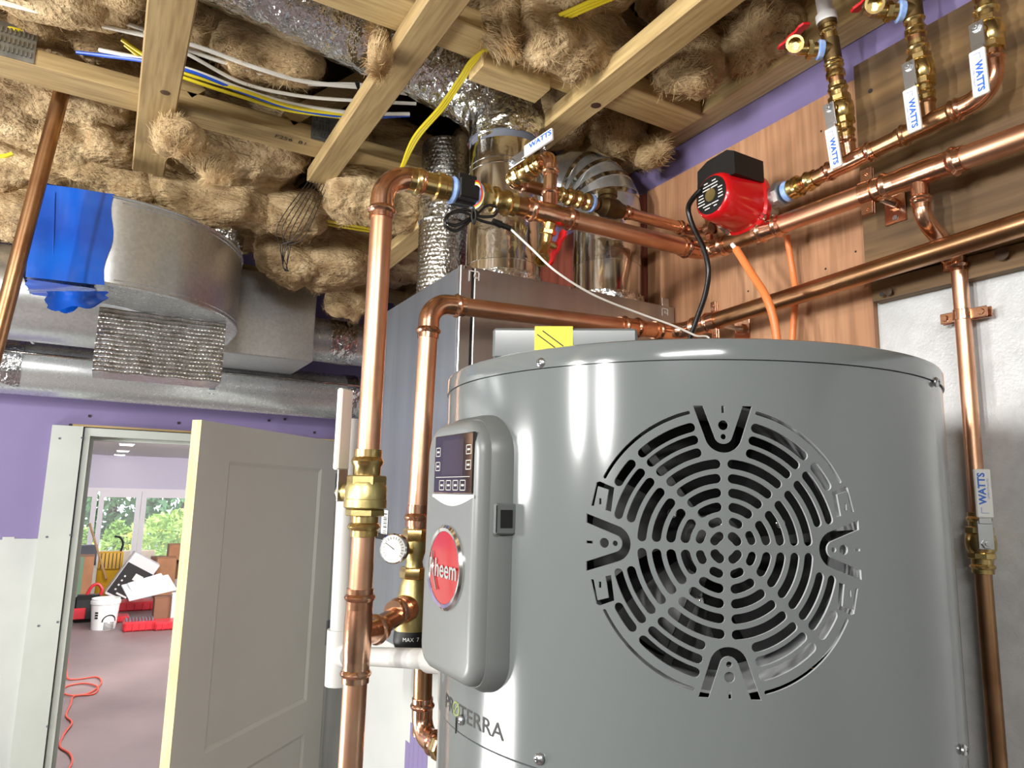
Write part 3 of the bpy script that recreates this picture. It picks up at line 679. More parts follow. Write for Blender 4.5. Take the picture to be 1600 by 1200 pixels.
# ================================================================== plumbing helpers
def press(m, o, d, r, L=.034):           # press-fit socket from o outwards
    m.lathe(o, d, [(0, r*1.10), (L*.40, r*1.11), (L*.48, r*1.24), (L*.58, r*1.32), (L*.68, r*1.24), (L*.74, r*1.12), (L, r*1.13), (L, r*.98)], 24, cap=True)
def elbow_mb(c, d1, d2, r, B=None, L=None, seg=22):
    d1 = V(d1).normalized(); d2 = V(d2).normalized(); c = V(c); B = B or r*2.1; L = L or r*1.9; m = MB(); pts = []
    for i in range(13):
        t_ = i/12; pts.append((c+d1*B)*(1-t_)**2+c*2*t_*(1-t_)*.5+(c+d1*B*.0)*t_*(1-t_)+(c+d2*B)*t_*t_)
    ctr = c+(d1+d2)*B; pts = []
    for i in range(13):
        a = pi/2*i/12; pts.append(ctr-d2*B*math.cos(a)*1.0-d1*B*math.sin(a)) if abs(d1.dot(d2)) < .2 else pts.append((c+d1*B)*(1-i/12)**2+c*2*(i/12)*(1-i/12)+(c+d2*B)*(i/12)**2)
    m.tube(pts, r*1.09, seg); press(m, c+d1*(B-.001), d1, r, L); press(m, c+d2*(B-.001), d2, r, L); return m
def elbow_len(r, B=None, L=None): return (B or r*2.1)+(L or r*1.9)
def tee_mb(c, d, b, r, rb=None, h=None, L=None):
    c = V(c); d = V(d).normalized(); b = V(b).normalized(); rb = rb or r; h = h or rb*1.5; L = L or r*1.7; m = MB()
    m.lathe(c-d*h, d, [(0, r*1.10), (h*.5, r*1.16), (h*1.5, r*1.16), (2*h, r*1.10)], 24); press(m, c+d*h*.97, d, r, L); press(m, c-d*h*.97, -d, r, L)
    m.lathe(c, b, [(0, rb*1.1), (r*1.7, rb*1.1)], 20); press(m, c+b*r*1.6, b, rb, rb*1.8); return m
def coup_mb(c, d, r, L=None):
    c = V(c); d = V(d).normalized(); m = MB(); press(m, c, d, r, L or r*1.8); press(m, c, -d, r, L or r*1.8); return m
def pipe(parent, a, b, r, mat, name='pipe', seg=22): return obj(name, MB().tube([a, b], r, seg), mat, parent)
def clamp_mb(c, d, n, r, wd=.010):       # two-bolt pipe clamp round the pipe, ears along n
    d = V(d).normalized(); n = (V(n)-d*V(n).dot(d)).normalized(); e = d.cross(n); c = V(c); m = MB()
    m.lathe(c-d*wd, d, [(0, r*1.02), (0, r*1.2), (2*wd, r*1.2), (2*wd, r*1.02)], 24, cap=False)
    for s in (-1, 1):
        m.rbox(c+n*s*(r+.011), n*.011, d*wd, e*.0022, .001); m.rbox(c+n*s*(r+.011)+e*.006, n*.011, d*wd, e*.0018, .001)
        m.lathe(c+n*s*(r+.013)+e*-.006, e, [(0, .003), (.001, .0055), (.004, .0055), (.004, .0025), (.016, .0025)], 12)
    return m
def hexnut(m, o, d, r, L, seg=6): m.lathe(o, d, [(0, r*.93), (L*.12, r), (L*.88, r), (L, r*.93)], seg)
LET = {}
def ball_valve(name, label, c, axis, stem, r, L, hdir, body=BRA, grip=WHP, hl=.105, hw_=.0105, texted=True, group=None, stem_len=.034):
    a = V(axis).normalized(); n = V(stem); n = (n-a*n.dot(a)).normalized(); h = V(hdir).normalized(); h = (h-n*h.dot(n)).normalized(); c = V(c)
    T = thing(name, label, 'valve', c-V((0, 0, L/2)), group); m = MB()
    m.lathe(c-a*L*.17, a, [(0, r*1.35), (L*.05, r*1.62), (L*.17, r*1.72), (L*.29, r*1.62), (L*.34, r*1.35)], 26)
    hexnut(m, c-a*L*.27, a, r*1.62, L*.12, 8); hexnut(m, c+a*L*.16, a, r*1.55, L*.11, 8)
    bo = obj('body', m, body, T)
    for s in (-1, 1): q = MB(); press(q, c+a*s*L*.25, a*s, r*1.08, L*.26); obj('socket', q, body, T)
    q = MB().lathe(c, n, [(0, r*.7), (stem_len*.75, r*.7), (stem_len*.78, r*.5), (stem_len, r*.45)], 14); obj('stem', q, body, T)
    e = n.cross(h); p = c+n*stem_len
    q = MB(); q.rbox(p+h*.012, h*.020, e*hw_*.92, n*.0012, .0008); q.rbox(p+h*.036+n*.003, h*.008, e*hw_*.75, n*.0011, .0005)
    hexnut(q, p+n*.001, n, .0068, .0045); q.lathe(p+n*.005, n, [(0, .0035), (.003, .003)], 10)
    br_ = obj('lever_bracket', q, STEEL, T); g0 = p+h*.036+n*.004
    gl = hl-.036; q = MB(); q.rbox(g0+h*gl/2, h*gl/2, e*hw_, n*.0032, .0025); g = obj('lever_grip', q, grip, T)
    if texted:
        tx = h; ty_ = n.cross(tx); f0 = g0+n*.0034
        obj('lettering', text_mb('WATTS', hw_*1.2, f0+h*gl*.60+ty_*hw_*.15, tx, ty_, .0002, bold=.035, stretch=1.05), BLUEI, g)
        q = text_mb('LFFBV-3 Press-M2', hw_*.36, f0+h*gl*.60-ty_*hw_*.55, tx, ty_, .0002)
        q2 = MB(); q2.obox(f0+h*gl*.10, h*.0004, ty_*hw_*.45, n*.0001); q2.obox(f0+h*gl*.16+ty_*hw_*.42, h*gl*.06, ty_*.0004, n*.0001); q.add(q2.v, q2.f)
        obj('small_print', q, GREYI, g)
    return T
def drain(name, label, c, out, tip, r, hd, red=True, wing=V((0, 0, 1))):   # boiler drain: brass stub, turned-down mouth, red wing handle
    c = V(c); out = V(out).normalized(); tip = V(tip).normalized(); T = thing(name, label, 'valve', c); m = MB()
    m.lathe(c, out, [(0, r*1.05), (.012, r*1.05), (.013, r*.85), (.03, r*.85)], 18); hexnut(m, c+out*.012, out, r*1.35, .009); obj('body', m, BRA, T)
    e = c+out*.03; q = MB(); q.tube(smooth_pts([e, e+out*.010+tip*.002, e+out*.016+tip*.014, e+out*.018+tip*.026], 4), r*.82, 16)
    q.lathe(e+out*.018+tip*.022, tip, [(0, r*.85), (.003, r*1.25), (.018, r*1.25), (.018, r*.9), (.004, r*.75)], 20); obj('mouth', q, BRA, T)
    k = MB(); k.lathe(e+out*.006, hd, [(0, r*.7), (.018, r*.7), (.02, r*.4), (.026, r*.4)], 14); obj('stem', k, BRAM, T)
    x = out-V(hd)*out.dot(V(hd)); x = x.normalized() if x.length > .1 else V((1, 0, 0)); w_ = V(hd).cross(x).normalized(); p = e+out*.006+V(hd)*.024
    if wing is not None: w_ = (V(wing)-V(hd)*V(wing).dot(V(hd))).normalized()
    k = MB(); xx = V(hd).cross(w_)
    prof = [(-1, .55), (-.75, .8), (-.4, .55), (0, .75), (.4, .55), (.75, .8), (1, .55)]
    k.prism([p+w_*.034*u+xx*.013*h_ for u, h_ in prof]+[p+w_*.034*u-xx*.013*h_ for u, h_ in prof[::-1]], V(hd)*.004); obj('wing_handle', k, REDH, T); return T

# ================================================================== pipe run 1: tall pipe, upper run, upper wall pipe
R1 = .0172; Y1 = 1.02; XU = 1.04
pA = P(547, 1200, Y=Y1); e1 = P(600, 271, Y=Y1); pA = V((e1.x-.012, Y1, .9)); 
pv = P(553, 1100, Y=Y1); dvz = (pv-e1).normalized(); pA = e1+dvz*((e1.z-.15)/-dvz.z)
e2 = P(1101, 394, X=XU); e2.y = Y1+.0; e2 = P(1101, 394, Y=Y1); e2.x = XU if abs(e2.x-XU) < .03 else e2.x
wend = P(1600, 213, X=e2.x); wd = (wend-e2); wd.x = 0; wd.normalize(); xr = (e2-e1).normalized()
run1 = thing('copper_supply_pipe', 'thick copper pipe rising left of the heater and turning along the upper wall run', 'pipe', pA)
EL = elbow_len(R1)
def on1(y): t_ = None; q = ray(0, 0); return None
def pt_axis(o, d, x, y):                 # point of line o+d*t nearest to the pixel ray
    q = ray(x, y).normalized(); w0 = o-EYE; a = d.dot(d); b = d.dot(q); c = 1; dd_ = d.dot(w0); e = q.dot(w0); return o+d*((b*e-c*dd_)/(a*c-b*b))
z = lambda y: pt_axis(e1, dvz, 600-(y-271)*.0572, y)
obj('elbow', elbow_mb(e1, dvz, xr, R1, B=.045), COPF, run1)
v0, v1 = z(703), z(838)                  # big ball valve
pipe(run1, e1+dvz*.06, v0, R1, COP)
t0 = z(992)
pipe(run1, v1, t0, R1, COP); pipe(run1, t0, pA, R1, COP)
brv = P(648, 940, Y=1.115); bdir = (brv-t0); bdir.z = 0; bdir.normalize()
obj('tee', tee_mb(t0, (0, 0, 1), bdir, R1, h=.036, L=.03), COPF, run1)
def at1(x): return pt_axis(e1, xr, x, 271+(x-600)*.2455)
q1, q2, q3, q4 = at1(650), at1(708), at1(742), at1(800)
te = at1(859)
pipe(run1, e1+xr*.05, q1+xr*.02, R1, COP); pipe(run1, q4, te, R1, COPD); pipe(run1, te, e2-xr*.05, R1, COP)
obj('tee', tee_mb(te, xr, (0, 0, 1), R1, rb=.0125, h=.022, L=.032), COPF, run1)
obj('elbow', elbow_mb(e2, -xr, wd, R1, B=.034), COPF, run1)
def atw(x, o=None): return pt_axis(e2, wd, x, 394+(x-1101)*(213-394)/499)
cp = atw(1203); tw = atw(1436); cl = atw(1358)
pipe(run1, e2+wd*.04, cp, R1, COPD); pipe(run1, cp, tw, R1, COP); pipe(run1, tw, atw(1900), R1, COP)
obj('coupling', coup_mb(cp, wd, R1), COPF, run1)
obj('tee', tee_mb(tw, wd, (0, 0, -1), R1, rb=.0115, h=.034, L=.034), COPF, run1)
obj('clamp', clamp_mb(cl, wd, (0, 0, 1), R1), COPF, run1)
wp = V((W-.036, cl.y, cl.z))
obj('hanger_rod', MB().tube([V((cl.x+R1, cl.y-.004, cl.z-.008)), V((W-.036, cl.y-.004, cl.z-.008))], .0048, 12), STEEL, run1)
hp = MB().rbox((W-.036, cl.y-.004, cl.z-.008), (.0015, 0, 0), (0, .018, 0), (0, 0, .032), .0008); hexnut(hp, V((W-.036, cl.y-.004, cl.z-.008)), (-1, 0, 0), .010, .009); pl_ = obj('wall_plate', hp, COPF, run1)
m = MB()
for dz in (-.023, .023): m.lathe((W-.0375, cl.y-.004, cl.z-.008+dz), (-1, 0, 0), [(0, .005), (.002, .004)], 10)
obj('plate_screw', m, STEEL, pl_)
# drop behind the lower wall pipe to the thin vertical pipe
RS = .0112; XD = W-.028
thin = thing('thin_copper_pipe', 'thin copper pipe dropping down the white wall right of the heater', 'pipe', (XD, tw.y, .2))
s0 = tw-V((0, 0, .045)); s1 = V((tw.x, tw.y, tw.z-.07)); s2 = V((XD, tw.y, tw.z-.10))
obj('offset_elbow', MB().tube(smooth_pts([s0+V((0, 0, .02)), s0, s1+V((.006, 0, 0)), s1+V((.035, -.001, -.022)), V((XD, tw.y, tw.z-.112)), V((XD, tw.y, tw.z-.14))], 6), RS*1.12, 18), COPF, thin)
q = MB(); press(q, s0+V((0, 0, -.012)), (0, 0, 1), RS, .02); obj('press_ring', q, COPF, thin); q = MB(); press(q, V((XD, tw.y, tw.z-.112)), (0, 0, -1), RS, .022); obj('press_ring', q, COPF, thin)
pb0 = P(1497, 405, X=XD); pb1 = P(1559, 1180, X=XD); lv = P(1532, 845, X=XD)
pipe(thin, V((XD, tw.y, tw.z-.12)), pb0, RS, COPD); dth = (pb1-pb0).normalized(); pend = pb0+dth*1.9
q = MB(); press(q, pb0-dth*.004, dth, RS, .024); obj('press_ring', q, COPF, thin)
lvc = pt_axis(pb0, dth, 1531, 848)
pipe(thin, pb0, lvc-dth*.03, RS, COP); pipe(thin, lvc+dth*.03, pend, RS, COPD)
cc_ = pt_axis(pb0, dth, 1506, 492)
q = MB(); q.lathe(cc_-dth*.008, dth, [(0, RS), (0, RS*1.18), (.016, RS*1.18), (.016, RS)], 20, cap=False)
q.rbox(cc_+V((.012, 0, 0)), (.0015, 0, 0), (0, .036, 0), (0, 0, .008), .001); q.rbox(cc_+V((.002, 0, 0)), (.0015, 0, 0), (0, .034, 0), (0, 0, .008), .001)
for s in (-1, 1): q.lathe(cc_+V((.0, s*.026, 0)), (-1, 0, 0), [(0, .005), (.003, .004)], 10); q.lathe(cc_+V((.002, s*.026, 0)), (1, 0, 0), [(0, .004), (W-cc_.x-.0025, .004)], 10)
obj('split_clamp', q, COPF, thin)
ball_valve('ball_valve', 'brass ball valve with upright white lever low on the thin wall pipe', lvc, dth, (-.75, -.66, 0), RS*1.05, .085, (0, 0, 1), stem_len=.026)
# big ball valve on the tall pipe
bvc = (v0+v1)/2; bvL = (v1-v0).length
T = thing('large_ball_valve', 'large matte brass ball valve on the tall copper pipe', 'valve', bvc-V((0, 0, bvL/2))); a = -dvz; m = MB()
m.lathe(bvc-a*bvL*.19, a, [(0, R1*1.60), (bvL*.02, R1*1.82), (bvL*.11, R1*1.82), (bvL*.115, R1*1.78), (bvL*.25, R1*1.78), (bvL*.31, R1*1.6)], 30); obj('body', m, BRAM, T)
m = MB(); hexnut(m, bvc+a*bvL*.08, a, R1*1.72, bvL*.12, 6); obj('hex', m, BRAM, T); m = MB(); hexnut(m, bvc-a*bvL*.27, a, R1*1.68, bvL*.08, 6); obj('hex', m, BRAM, T)
for s in (-1, 1): m = MB(); press(m, bvc+a*s*bvL*(.17 if s > 0 else .24), a*s, R1*1.07, bvL*(.33 if s > 0 else .26)); obj('socket', m, BRA, T)
sd_ = V((-.62, .78, 0)); m = MB().lathe(bvc, sd_, [(0, R1*.8), (R1*2.1, R1*.8), (R1*2.2, R1*.5), (R1*2.8, R1*.5)], 16); obj('stem', m, BRAM, T)
m = MB(); bq = bvc+sd_*R1*2.5; e_ = sd_.cross(V((0, 0, 1))); m.rbox(bq+V((0, 0, .01)), e_*.012, sd_*.0015, V((0, 0, .024)), .001); hexnut(m, bq, sd_, .009, .007); obj('lever_bracket', m, STEEL, T)
m = MB(); m.rbox(bq+V((0, 0, .095))+sd_*.004, e_*.0155, sd_*.005, V((0, 0, .062)), .0045); obj('lever_grip', m, WHP, T)
# flow sensor group on the upper run
fs = thing('flow_sensor', 'black flow sensor with brass unions and coiled black lead on the upper copper run', 'sensor', (q1+q4)/2)
m = MB(); press(m, q1+xr*.026, -xr, R1*1.05, .04); m.lathe(q1+xr*.02, xr, [(0, R1*1.15), (.012, R1*1.15), (.014, R1*1.42), (.026, R1*1.42), (.028, R1*1.3), (.036, R1*1.3)], 24); obj('brass_coupling', m, BRA, fs)
m = MB(); Lm = (q3-q2).length; m.lathe(q2-xr*.006, xr, [(0, R1*1.15), (Lm+.012, R1*1.15)], 20); m.rbox((q2+q3)/2+V((0, 0, R1*1.1)), xr*Lm*.42, V((0, .014, 0)), V((0, 0, .010)), .0015); m.rbox((q2+q3)/2, xr*Lm*.44, V((0, R1*1.35, 0)), V((0, 0, R1*1.0)), .002); obj('sensor_body', m, BLACK, fs)
m = MB(); m.lathe(q2-xr*.008, xr, [(0, R1*1.22), (.006, R1*1.34), (.010, R1*1.26)], 22); obj('thread_tape', m, BTAPE, fs); m = MB(); m.lathe(q3-xr*.002, xr, [(0, R1*1.26), (.005, R1*1.36), (.010, R1*1.22)], 22); obj('thread_tape', m, BTAPE, fs)
m = MB(); hexnut(m, q3+xr*.008, xr, R1*1.42, .02, 6); m.lathe(q3+xr*.026, xr, [(0, R1*1.25), (.006, R1*1.25), (.008, R1*1.4), (.014, R1*1.4), (.016, R1*1.18)], 24); press(m, q3+xr*.036, xr, R1*1.05, (q4-q3).length-.032); obj('brass_union', m, BRA, fs)
for k, mt in enumerate((REDH, YEL, WHC)):
    p0 = (q2+q3)/2+V((.004, -.014, .014-.003*k)); obj('sensor_wire', MB().tube(smooth_pts([p0, p0+V((.008, -.012, 0)), p0+V((.014+.002*k, -.016, -.014)), p0+V((.012, -.018, -.036)), p0+V((.002, -.012, -.046))], 5), .0013, 6), mt, fs)
yk = Y1-.035
def PX(L, Y): return [P(x, y, Y=Y) for x, y in L]
cab = thing('sensor_lead', 'coiled black sensor lead tied in a bow below the upper copper run', 'cable', P(750, 345, Y=yk))
obj('loop', MB().tube(smooth_pts(PX([(745, 330), (735, 340), (712, 352), (698, 346), (706, 332), (730, 328), (750, 338), (772, 337), (776, 325), (762, 321), (745, 335), (715, 360), (696, 352), (700, 336), (722, 331), (752, 345), (775, 350)], yk), 6), .0026, 8), BLKR, cab)
obj('tie', MB().tube(smooth_pts(PX([(739, 322), (743, 334), (741, 350), (737, 340), (738, 326)], yk-.004), 5), .0018, 6), BLACK, cab)
m = MB(); pa, pb2 = PX([(770, 346), (797, 357)], yk); m.tube([pa, (pa*.6+pb2*.4)], .0058, 10); m.tube([(pa*.62+pb2*.38), pb2], .0048, 10); m.lathe(pa*.6+pb2*.4, pb2-pa, [(0, .0065), (.002, .0065)], 8); obj('connector', m, BLACK, cab)
tag(obj('signal_wire', MB().tube(smooth_pts([P(797, 357, Y=yk), P(830, 388, Y=.97), P(870, 425, Y=.95), P(930, 462, Y=.95), P(1000, 490, Y=.95), P(1050, 508, Y=.94), P(1086, 524, Y=.93), P(1110, 536, Y=.92), V((.86, .86, TOP+.002))], 8), .0019, 8), WHC), 'thin white wire sagging from the black connector to the heater top', 'wire')
# ---- bypass loop
RB = .0125
ri0 = te; ri1 = te+V((0, 0, .082)); L0 = thing('bypass_pipe', 'thin copper bypass loop with brass valve behind the upper run', 'pipe', te+V((0, 0, .03)))
ri1 = P(862, 243, Y=Y1); ri1.x = te.x
pipe(L0, te+V((0, 0, .03)), ri1-V((0, 0, .02)), RB, COPD)
vdir = V((0, 1, 0)); obj('elbow', elbow_mb(ri1, (0, 0, -1), vdir, RB, B=.022, L=.02), COPF, L0)
Y2 = 1.12; vb = P(797, 283, Y=Y2); ra = V((ri1.x, Y2, ri1.z)); vx = vb-ri1; 
vax = (vb-ri1).normalized(); rr0 = P(1072, 358, Y=Y2); xr2 = (rr0-vb).normalized()
obj('valve_stub', MB().tube([ri1+vdir*.015, ri1+vax*.04], RB, 16), COPF, L0)
ball_valve('bypass_valve', 'brass ball valve with white lever pointing up in front of the tall silver duct', ri1+vax*.064, vax, (-1, -.1, .10), RB, .078, -vax, stem_len=.036, hl=.105, hw_=.0125)
obj('elbow', elbow_mb(vb, -vax, xr2, RB, B=.018, L=.018), COPF, L0)
def at2(x): return pt_axis(vb, xr2, x, 283+(x-797)*(358-283)/275)
pipe(L0, vb+xr2*.03, at2(932), RB, COPD); pipe(L0, at2(975), rr0, RB, COP)
m = MB(); press(m, at2(868), xr2, RB*1.02, .02); hexnut(m, at2(851), xr2, RB*1.3, .014); 
for xx_ in (884, 898, 912): m.lathe(at2(xx_), xr2, [(0, RB*1.1), (.004, RB*1.45), (.011, RB*1.45), (.015, RB*1.1)], 20)
obj('brass_adapter', m, BRA, L0)
m = MB(); m.lathe(at2(921), xr2, [(0, RB*1.3), (.003, RB*1.5), (.008, RB*1.4)], 18); obj('thread_tape', m, BTAPE, L0)
ck = thing('check_valve', 'dark bronze check valve on the thin bypass pipe', 'valve', at2(953)); cvv = at2(953); m = MB()
m.lathe(cvv-xr2*.032, xr2, [(0, RB*1.3), (.012, RB*1.5), (.016, RB*1.75), (.045, RB*1.75), (.055, RB*1.4), (.064, RB*1.25)], 24); m.lathe(cvv-xr2*.006, (0, 0, 1), [(0, RB*1.45), (.022, RB*1.45), (.024, RB*1.65), (.034, RB*1.65), (.038, RB*1.3), (.042, RB*.6)], 22); obj('body', m, BRAD, ck)
m = MB(); press(m, cvv+xr2*.03, xr2, RB, .024); obj('socket', m, COPF, ck)
# pump and manifold along the wall
XM = 1.045; pin = P(1113, 356, X=XM); pout = P(1225, 302, X=XM); md = (pout-pin); md.x = 0; md.normalize()
kx = V((pin.x, rr0.y-.02, rr0.z))
obj('sweep', MB().tube(smooth_pts([rr0-xr2*.02, rr0, (rr0+pin)*.5+V((.012, .012, 0)), pin-md*.01], 6), RB*1.1, 18), COPF, L0)
m = MB(); press(m, rr0-xr2*.004, -xr2, RB, .024); press(m, rr0, xr2, RB, .016); obj('press_ring', m, COPF, L0)
obj('clamp', clamp_mb(pin-md*.006, md, (0, 0, 1), RB*1.05, .007), COPF, L0)
pump = thing('circulator_pump', 'red circulator pump with black terminal box on the plywood', 'pump', P(1178, 327, X=XM)-V((0, 0, .06)))
pcn = (P(1135, 345, X=XM)+pout)*.5; pcn = pt_axis(pin, md, 1176, 325); ox = V((-1, 0, 0)); mu = ox.cross(md)          # motor axis out of the wall
if mu.z < 0: mu = -mu
fl = .050
m = MB(); m.lathe(pcn-ox*.03, ox, [(0, .03), (.008, .046), (.036, .054), (.042, .054)], 32); m.tube([pcn-md*.062, pcn+md*.062], .021, 18)
for s in (-1, 1): hexnut(m, pcn+md*s*.062, md*s, .026, .012, 8)
obj('volute', m, M('cast_aluminium', (176, 176, 172), rough=.38, metal=.9, bump=.1, bscale=120), pump)
def sup(r_, e_=.62, n=40):
    q = []
    for i in range(n):
        a = 2*pi*i/n; c_, s_ = math.cos(a), math.sin(a); q.append((math.copysign(abs(c_)**e_, c_)*r_, math.copysign(abs(s_)**e_, s_)*r_))
    return q
rings = []
for h, r_, e_ in ((.010, .052, .62), (.022, .053, .62), (.026, .049, .68), (.072, .0455, .8), (.100, .044, .88), (.108, .042, .92), (.112, .038, 1.0)):
    rings.append([pcn+ox*h+md*y+mu*z_ for y, z_ in sup(r_, e_)])
m = loft(rings); 
if (m.v[1]-m.v[0]).cross(m.v[40]-m.v[0]).dot(m.v[0]-pcn) < 0: m.f = [f[::-1] for f in m.f]
obj('motor_housing', m, REDP, pump, ang=40)
fc = pcn+ox*.1125
nl = obj('nameplate', MB().lathe(fc-ox*.002, ox, [(0, .0365), (.0028, .0365), (.003, .035)], 40), BLACK, pump); 
obj('vent_plug', MB().lathe(fc, ox, [(0, .0125), (.0025, .0125)], 24), BRAM, pump)
m = MB(); py = -md if False else md
for k in range(9):
    hh = .026-k*.0063
    for s, ln in ((-1, .016), (1, .013)):
        if abs(hh) < .012 and abs(s) and True: x0 = s*.024; l2 = ln*.55
        else: x0 = s*.010; l2 = ln*.75
        m.obox(fc+ox*.0012+mu*hh+md*x0, md*l2*rng.uniform(.6, 1)*(1 if abs(hh) < .022 else .6), mu*.0010, ox*.0002)
obj('nameplate_print', m, WHI, nl)
m = MB()
for y, z_ in ((.042, .040), (.042, -.040), (-.042, -.040), (-.042, .040)): obj('housing_bolt', MB().lathe(pcn+ox*.022+md*y+mu*z_, ox, [(0, .0065), (.006, .0065), (.006, .004), (.002, .0035)], 12), CHROME, pump)
tbx = [(-.047, .026), (-.046, .070), (-.020, .080), (.030, .080), (.047, .070), (.048, .026)]
obj('terminal_box', MB().prism([pcn+ox*.022+md*y+V((0, 0, 1))*z_ for y, z_ in tbx], ox*.078), BLACK, pump, ang=20)
cp0 = pcn+ox*.092-md*.046+V((0, 0, .026))
tag(obj('pump_cord', MB().tube(smooth_pts([cp0, P(1095, 297, X=.93), P(1076, 322, X=.94), P(1082, 352, X=.95), P(1100, 390, X=.96), P(1107, 425, X=.965), P(1102, 460, X=.97), P(1090, 495, X=.97), P(1078, 530, X=.97), P(1070, 570, X=.98)], 8), .0052, 12), BLKR), 'black rubber cord hanging from the pump to behind the heater', 'cord')
man = thing('manifold_pipe', 'thin copper manifold running from the pump to three upright valves', 'pipe', P(1300, 268, X=XM)); RMn = .0135
def atm(x): return pt_axis(pout, md, x, 302+(x-1225)*(165-302)/337)
t1, t2, e3 = atm(1330), atm(1456), atm(1563)
m = MB(); press(m, pout+md*.034, md, RMn*1.05, .034); m.lathe(pout+md*.012, md, [(0, RMn*1.2), (.006, RMn*1.45), (.014, RMn*1.3), (.016, RMn*1.5), (.022, RMn*1.5), (.024, RMn*1.2)], 20); obj('brass_adapter', m, BRA, man)
m = MB(); m.lathe(pout+md*.004, md, [(0, RMn*1.35), (.004, RMn*1.5), (.010, RMn*1.3)], 18); obj('thread_tape', m, BTAPE, man)
pipe(man, pout+md*.03, t1, RMn, COPD); pipe(man, t1, t2, RMn, COPD); pipe(man, t2, e3-md*.03, RMn, COPD)
RV = .0120
risers = []
for i, (tp, tops) in enumerate(((t1, (1287, 0)), (t2, (1424, 0)), (e3, (1539, 0)))):
    tz = P(tops[0], tops[1], Y=tp.y); rd = (tz-tp).normalized(); risers.append(rd)
    if i < 2: obj('tee', tee_mb(tp, md, rd, RMn, rb=RV, h=.024, L=.024), COPD if i else COPF, man)
    else: obj('elbow', elbow_mb(tp, -md, rd, RMn, B=.036, L=.024), COPF, man)
def atr(i, tp, y):
    tops = ((1287, 0), (1424, 0), (1539, 0))[i]; return pt_axis(tp, risers[i], 0, 0) if False else tp+risers[i]*(((P(800, 0, d=1)-P(800, 0, d=1)).length))
def along(tp, rd, ypix):                 # point on the riser whose image row is ypix
    lo, hi = 0., .6
    for _ in range(40):
        md_ = (lo+hi)/2; p = tp+rd*md_-EYE; yy_ = 600-F*p.dot(up)/p.dot(fw)
        if yy_ > ypix: lo = md_
        else: hi = md_
    return tp+rd*lo
WN = ['lowest', 'middle', 'highest']
hp_ = [(173, 1.0), (112, 1.0), (55, 1.0)]
for i, tp in enumerate((t1, t2, e3)):
    rd = risers[i]; vc_ = along(tp, rd, hp_[i][0])
    lb = ('brass ball valve with white lever nearest the red pump', 'middle of three brass ball valves with white levers above the manifold', 'rightmost brass ball valve with white lever at the top right corner')[i]
    ball_valve('ball_valve', lb, vc_, rd, (-1, 0, 0), RV, .095, -rd, stem_len=.034, group='white-levered valves on the manifold')
    pipe(man, tp+rd*.02, vc_-rd*.03, RV, COPD, 'riser_pipe'); pipe(man, vc_+rd*.03, vc_+rd*.14, RV, COPD, 'riser_pipe')
    u_ = vc_+rd*.072; m = MB(); press(m, u_, rd, RV, .022); m.lathe(u_-rd*.014, rd, [(0, RV*1.1), (.002, RV*1.3), (.01, RV*1.3), (.014, RV*1.1)], 18); obj('brass_coupling', m, BRA, man)
    if i < 2:
        dc = along(tp, rd, 78 if i == 0 else 18); m = MB(); m.lathe(dc-rd*.018, rd, [(0, RV*1.2), (.036, RV*1.2)], 18); m.lathe(dc, V((-.80, .6, .05)), [(0, RV*1.2), (.022, RV*1.2)], 18); obj('brass_tee', m, BRAD, man)
        m = MB(); press(m, dc+rd*.018, rd, RV, .026); obj('brass_coupling', m, BRA, man); m = MB(); press(m, dc-rd*.018, -rd, RV, .022); obj('brass_coupling', m, BRA, man)
        od = V((-.80, .6, .06)).normalized(); m = MB().lathe(dc+od*.014, od, [(0, RV*1.3), (.008, RV*1.42), (.010, RV*1.2)], 16); obj('thread_tape', m, BTAPE, man)
        drain('drain_valve', ('brass drain valve with red wing handle beside the pale PEX stub' if i == 0 else 'brass drain valve cut by the top edge above the middle lever'), dc+od*.020, od, V((-.62, -.70, -.35)), RV*.98, V((-.25, .1, .96)).normalized(), wing=V((-.3, -.9, .35)))
        tp2 = dc+rd*.044
        if i == 0:
            obj('pex_ring', MB().lathe(tp2, rd, [(0, RV*1.28), (.007, RV*1.28)], 20), BRAD, man); obj('pex_sleeve', MB().lathe(tp2+rd*.006, rd, [(0, RV*1.45), (.014, RV*1.45), (.016, RV*1.1), (.25, RV*1.02)], 20), PEXW, man)
        else: pipe(man, tp2, tp2+rd*.2, RV, COPD, 'riser_pipe')
m = MB(); bp_ = t1+md*.0
drain('boiler_drain', 'brass boiler drain with red handle below the upper copper run', te-V((0, 0, R1)), V((-.06, .25, -1)), V((-.45, -.45, -.72)), .0115, V((.86, .1, -.1)).normalized(), wing=V((.2, -.5, .8)))
# ================================================================== pipe run 2: hot outlet, mixing valve, lower wall pipe
R2 = .0168; Y3 = 1.115; f1 = P(672, 473, Y=Y3); f2_ = P(1060, 520, Y=Y3); XW2 = W-.075
f2_ = P(1058, 520, Y=Y3); xr3 = (f2_-f1).normalized(); wl = P(1600, 350, X=f2_.x); wd2 = wl-f2_; wd2.x = 0; 
wl = P(1700, 318, X=f2_.x); wd2 = (wl-f2_); wd2.x = 0; wd2.normalize()
run2 = thing('copper_outlet_pipe', 'copper pipe with mixing valve beside the control panel, continuing as the lower wall pipe', 'pipe', P(653, 800, Y=Y3))
pv2 = P(653.5, 780, Y=Y3); dz2 = (pv2-f1).normalized()
obj('elbow', elbow_mb(f1, dz2, xr3, R2, B=.034), COPF, run2)
def z2(y): return along2(f1, dz2, y)
def along2(o, d, ypix):
    lo, hi = 0., 2.
    for _ in range(45):
        m_ = (lo+hi)/2; p = o+d*m_-EYE; yy_ = 600-F*p.dot(up)/p.dot(fw)
        if yy_ < ypix: lo = m_
        else: hi = m_
    return o+d*lo
mv0 = z2(800); pipe(run2, f1+dz2*.05, mv0, R2, COP)
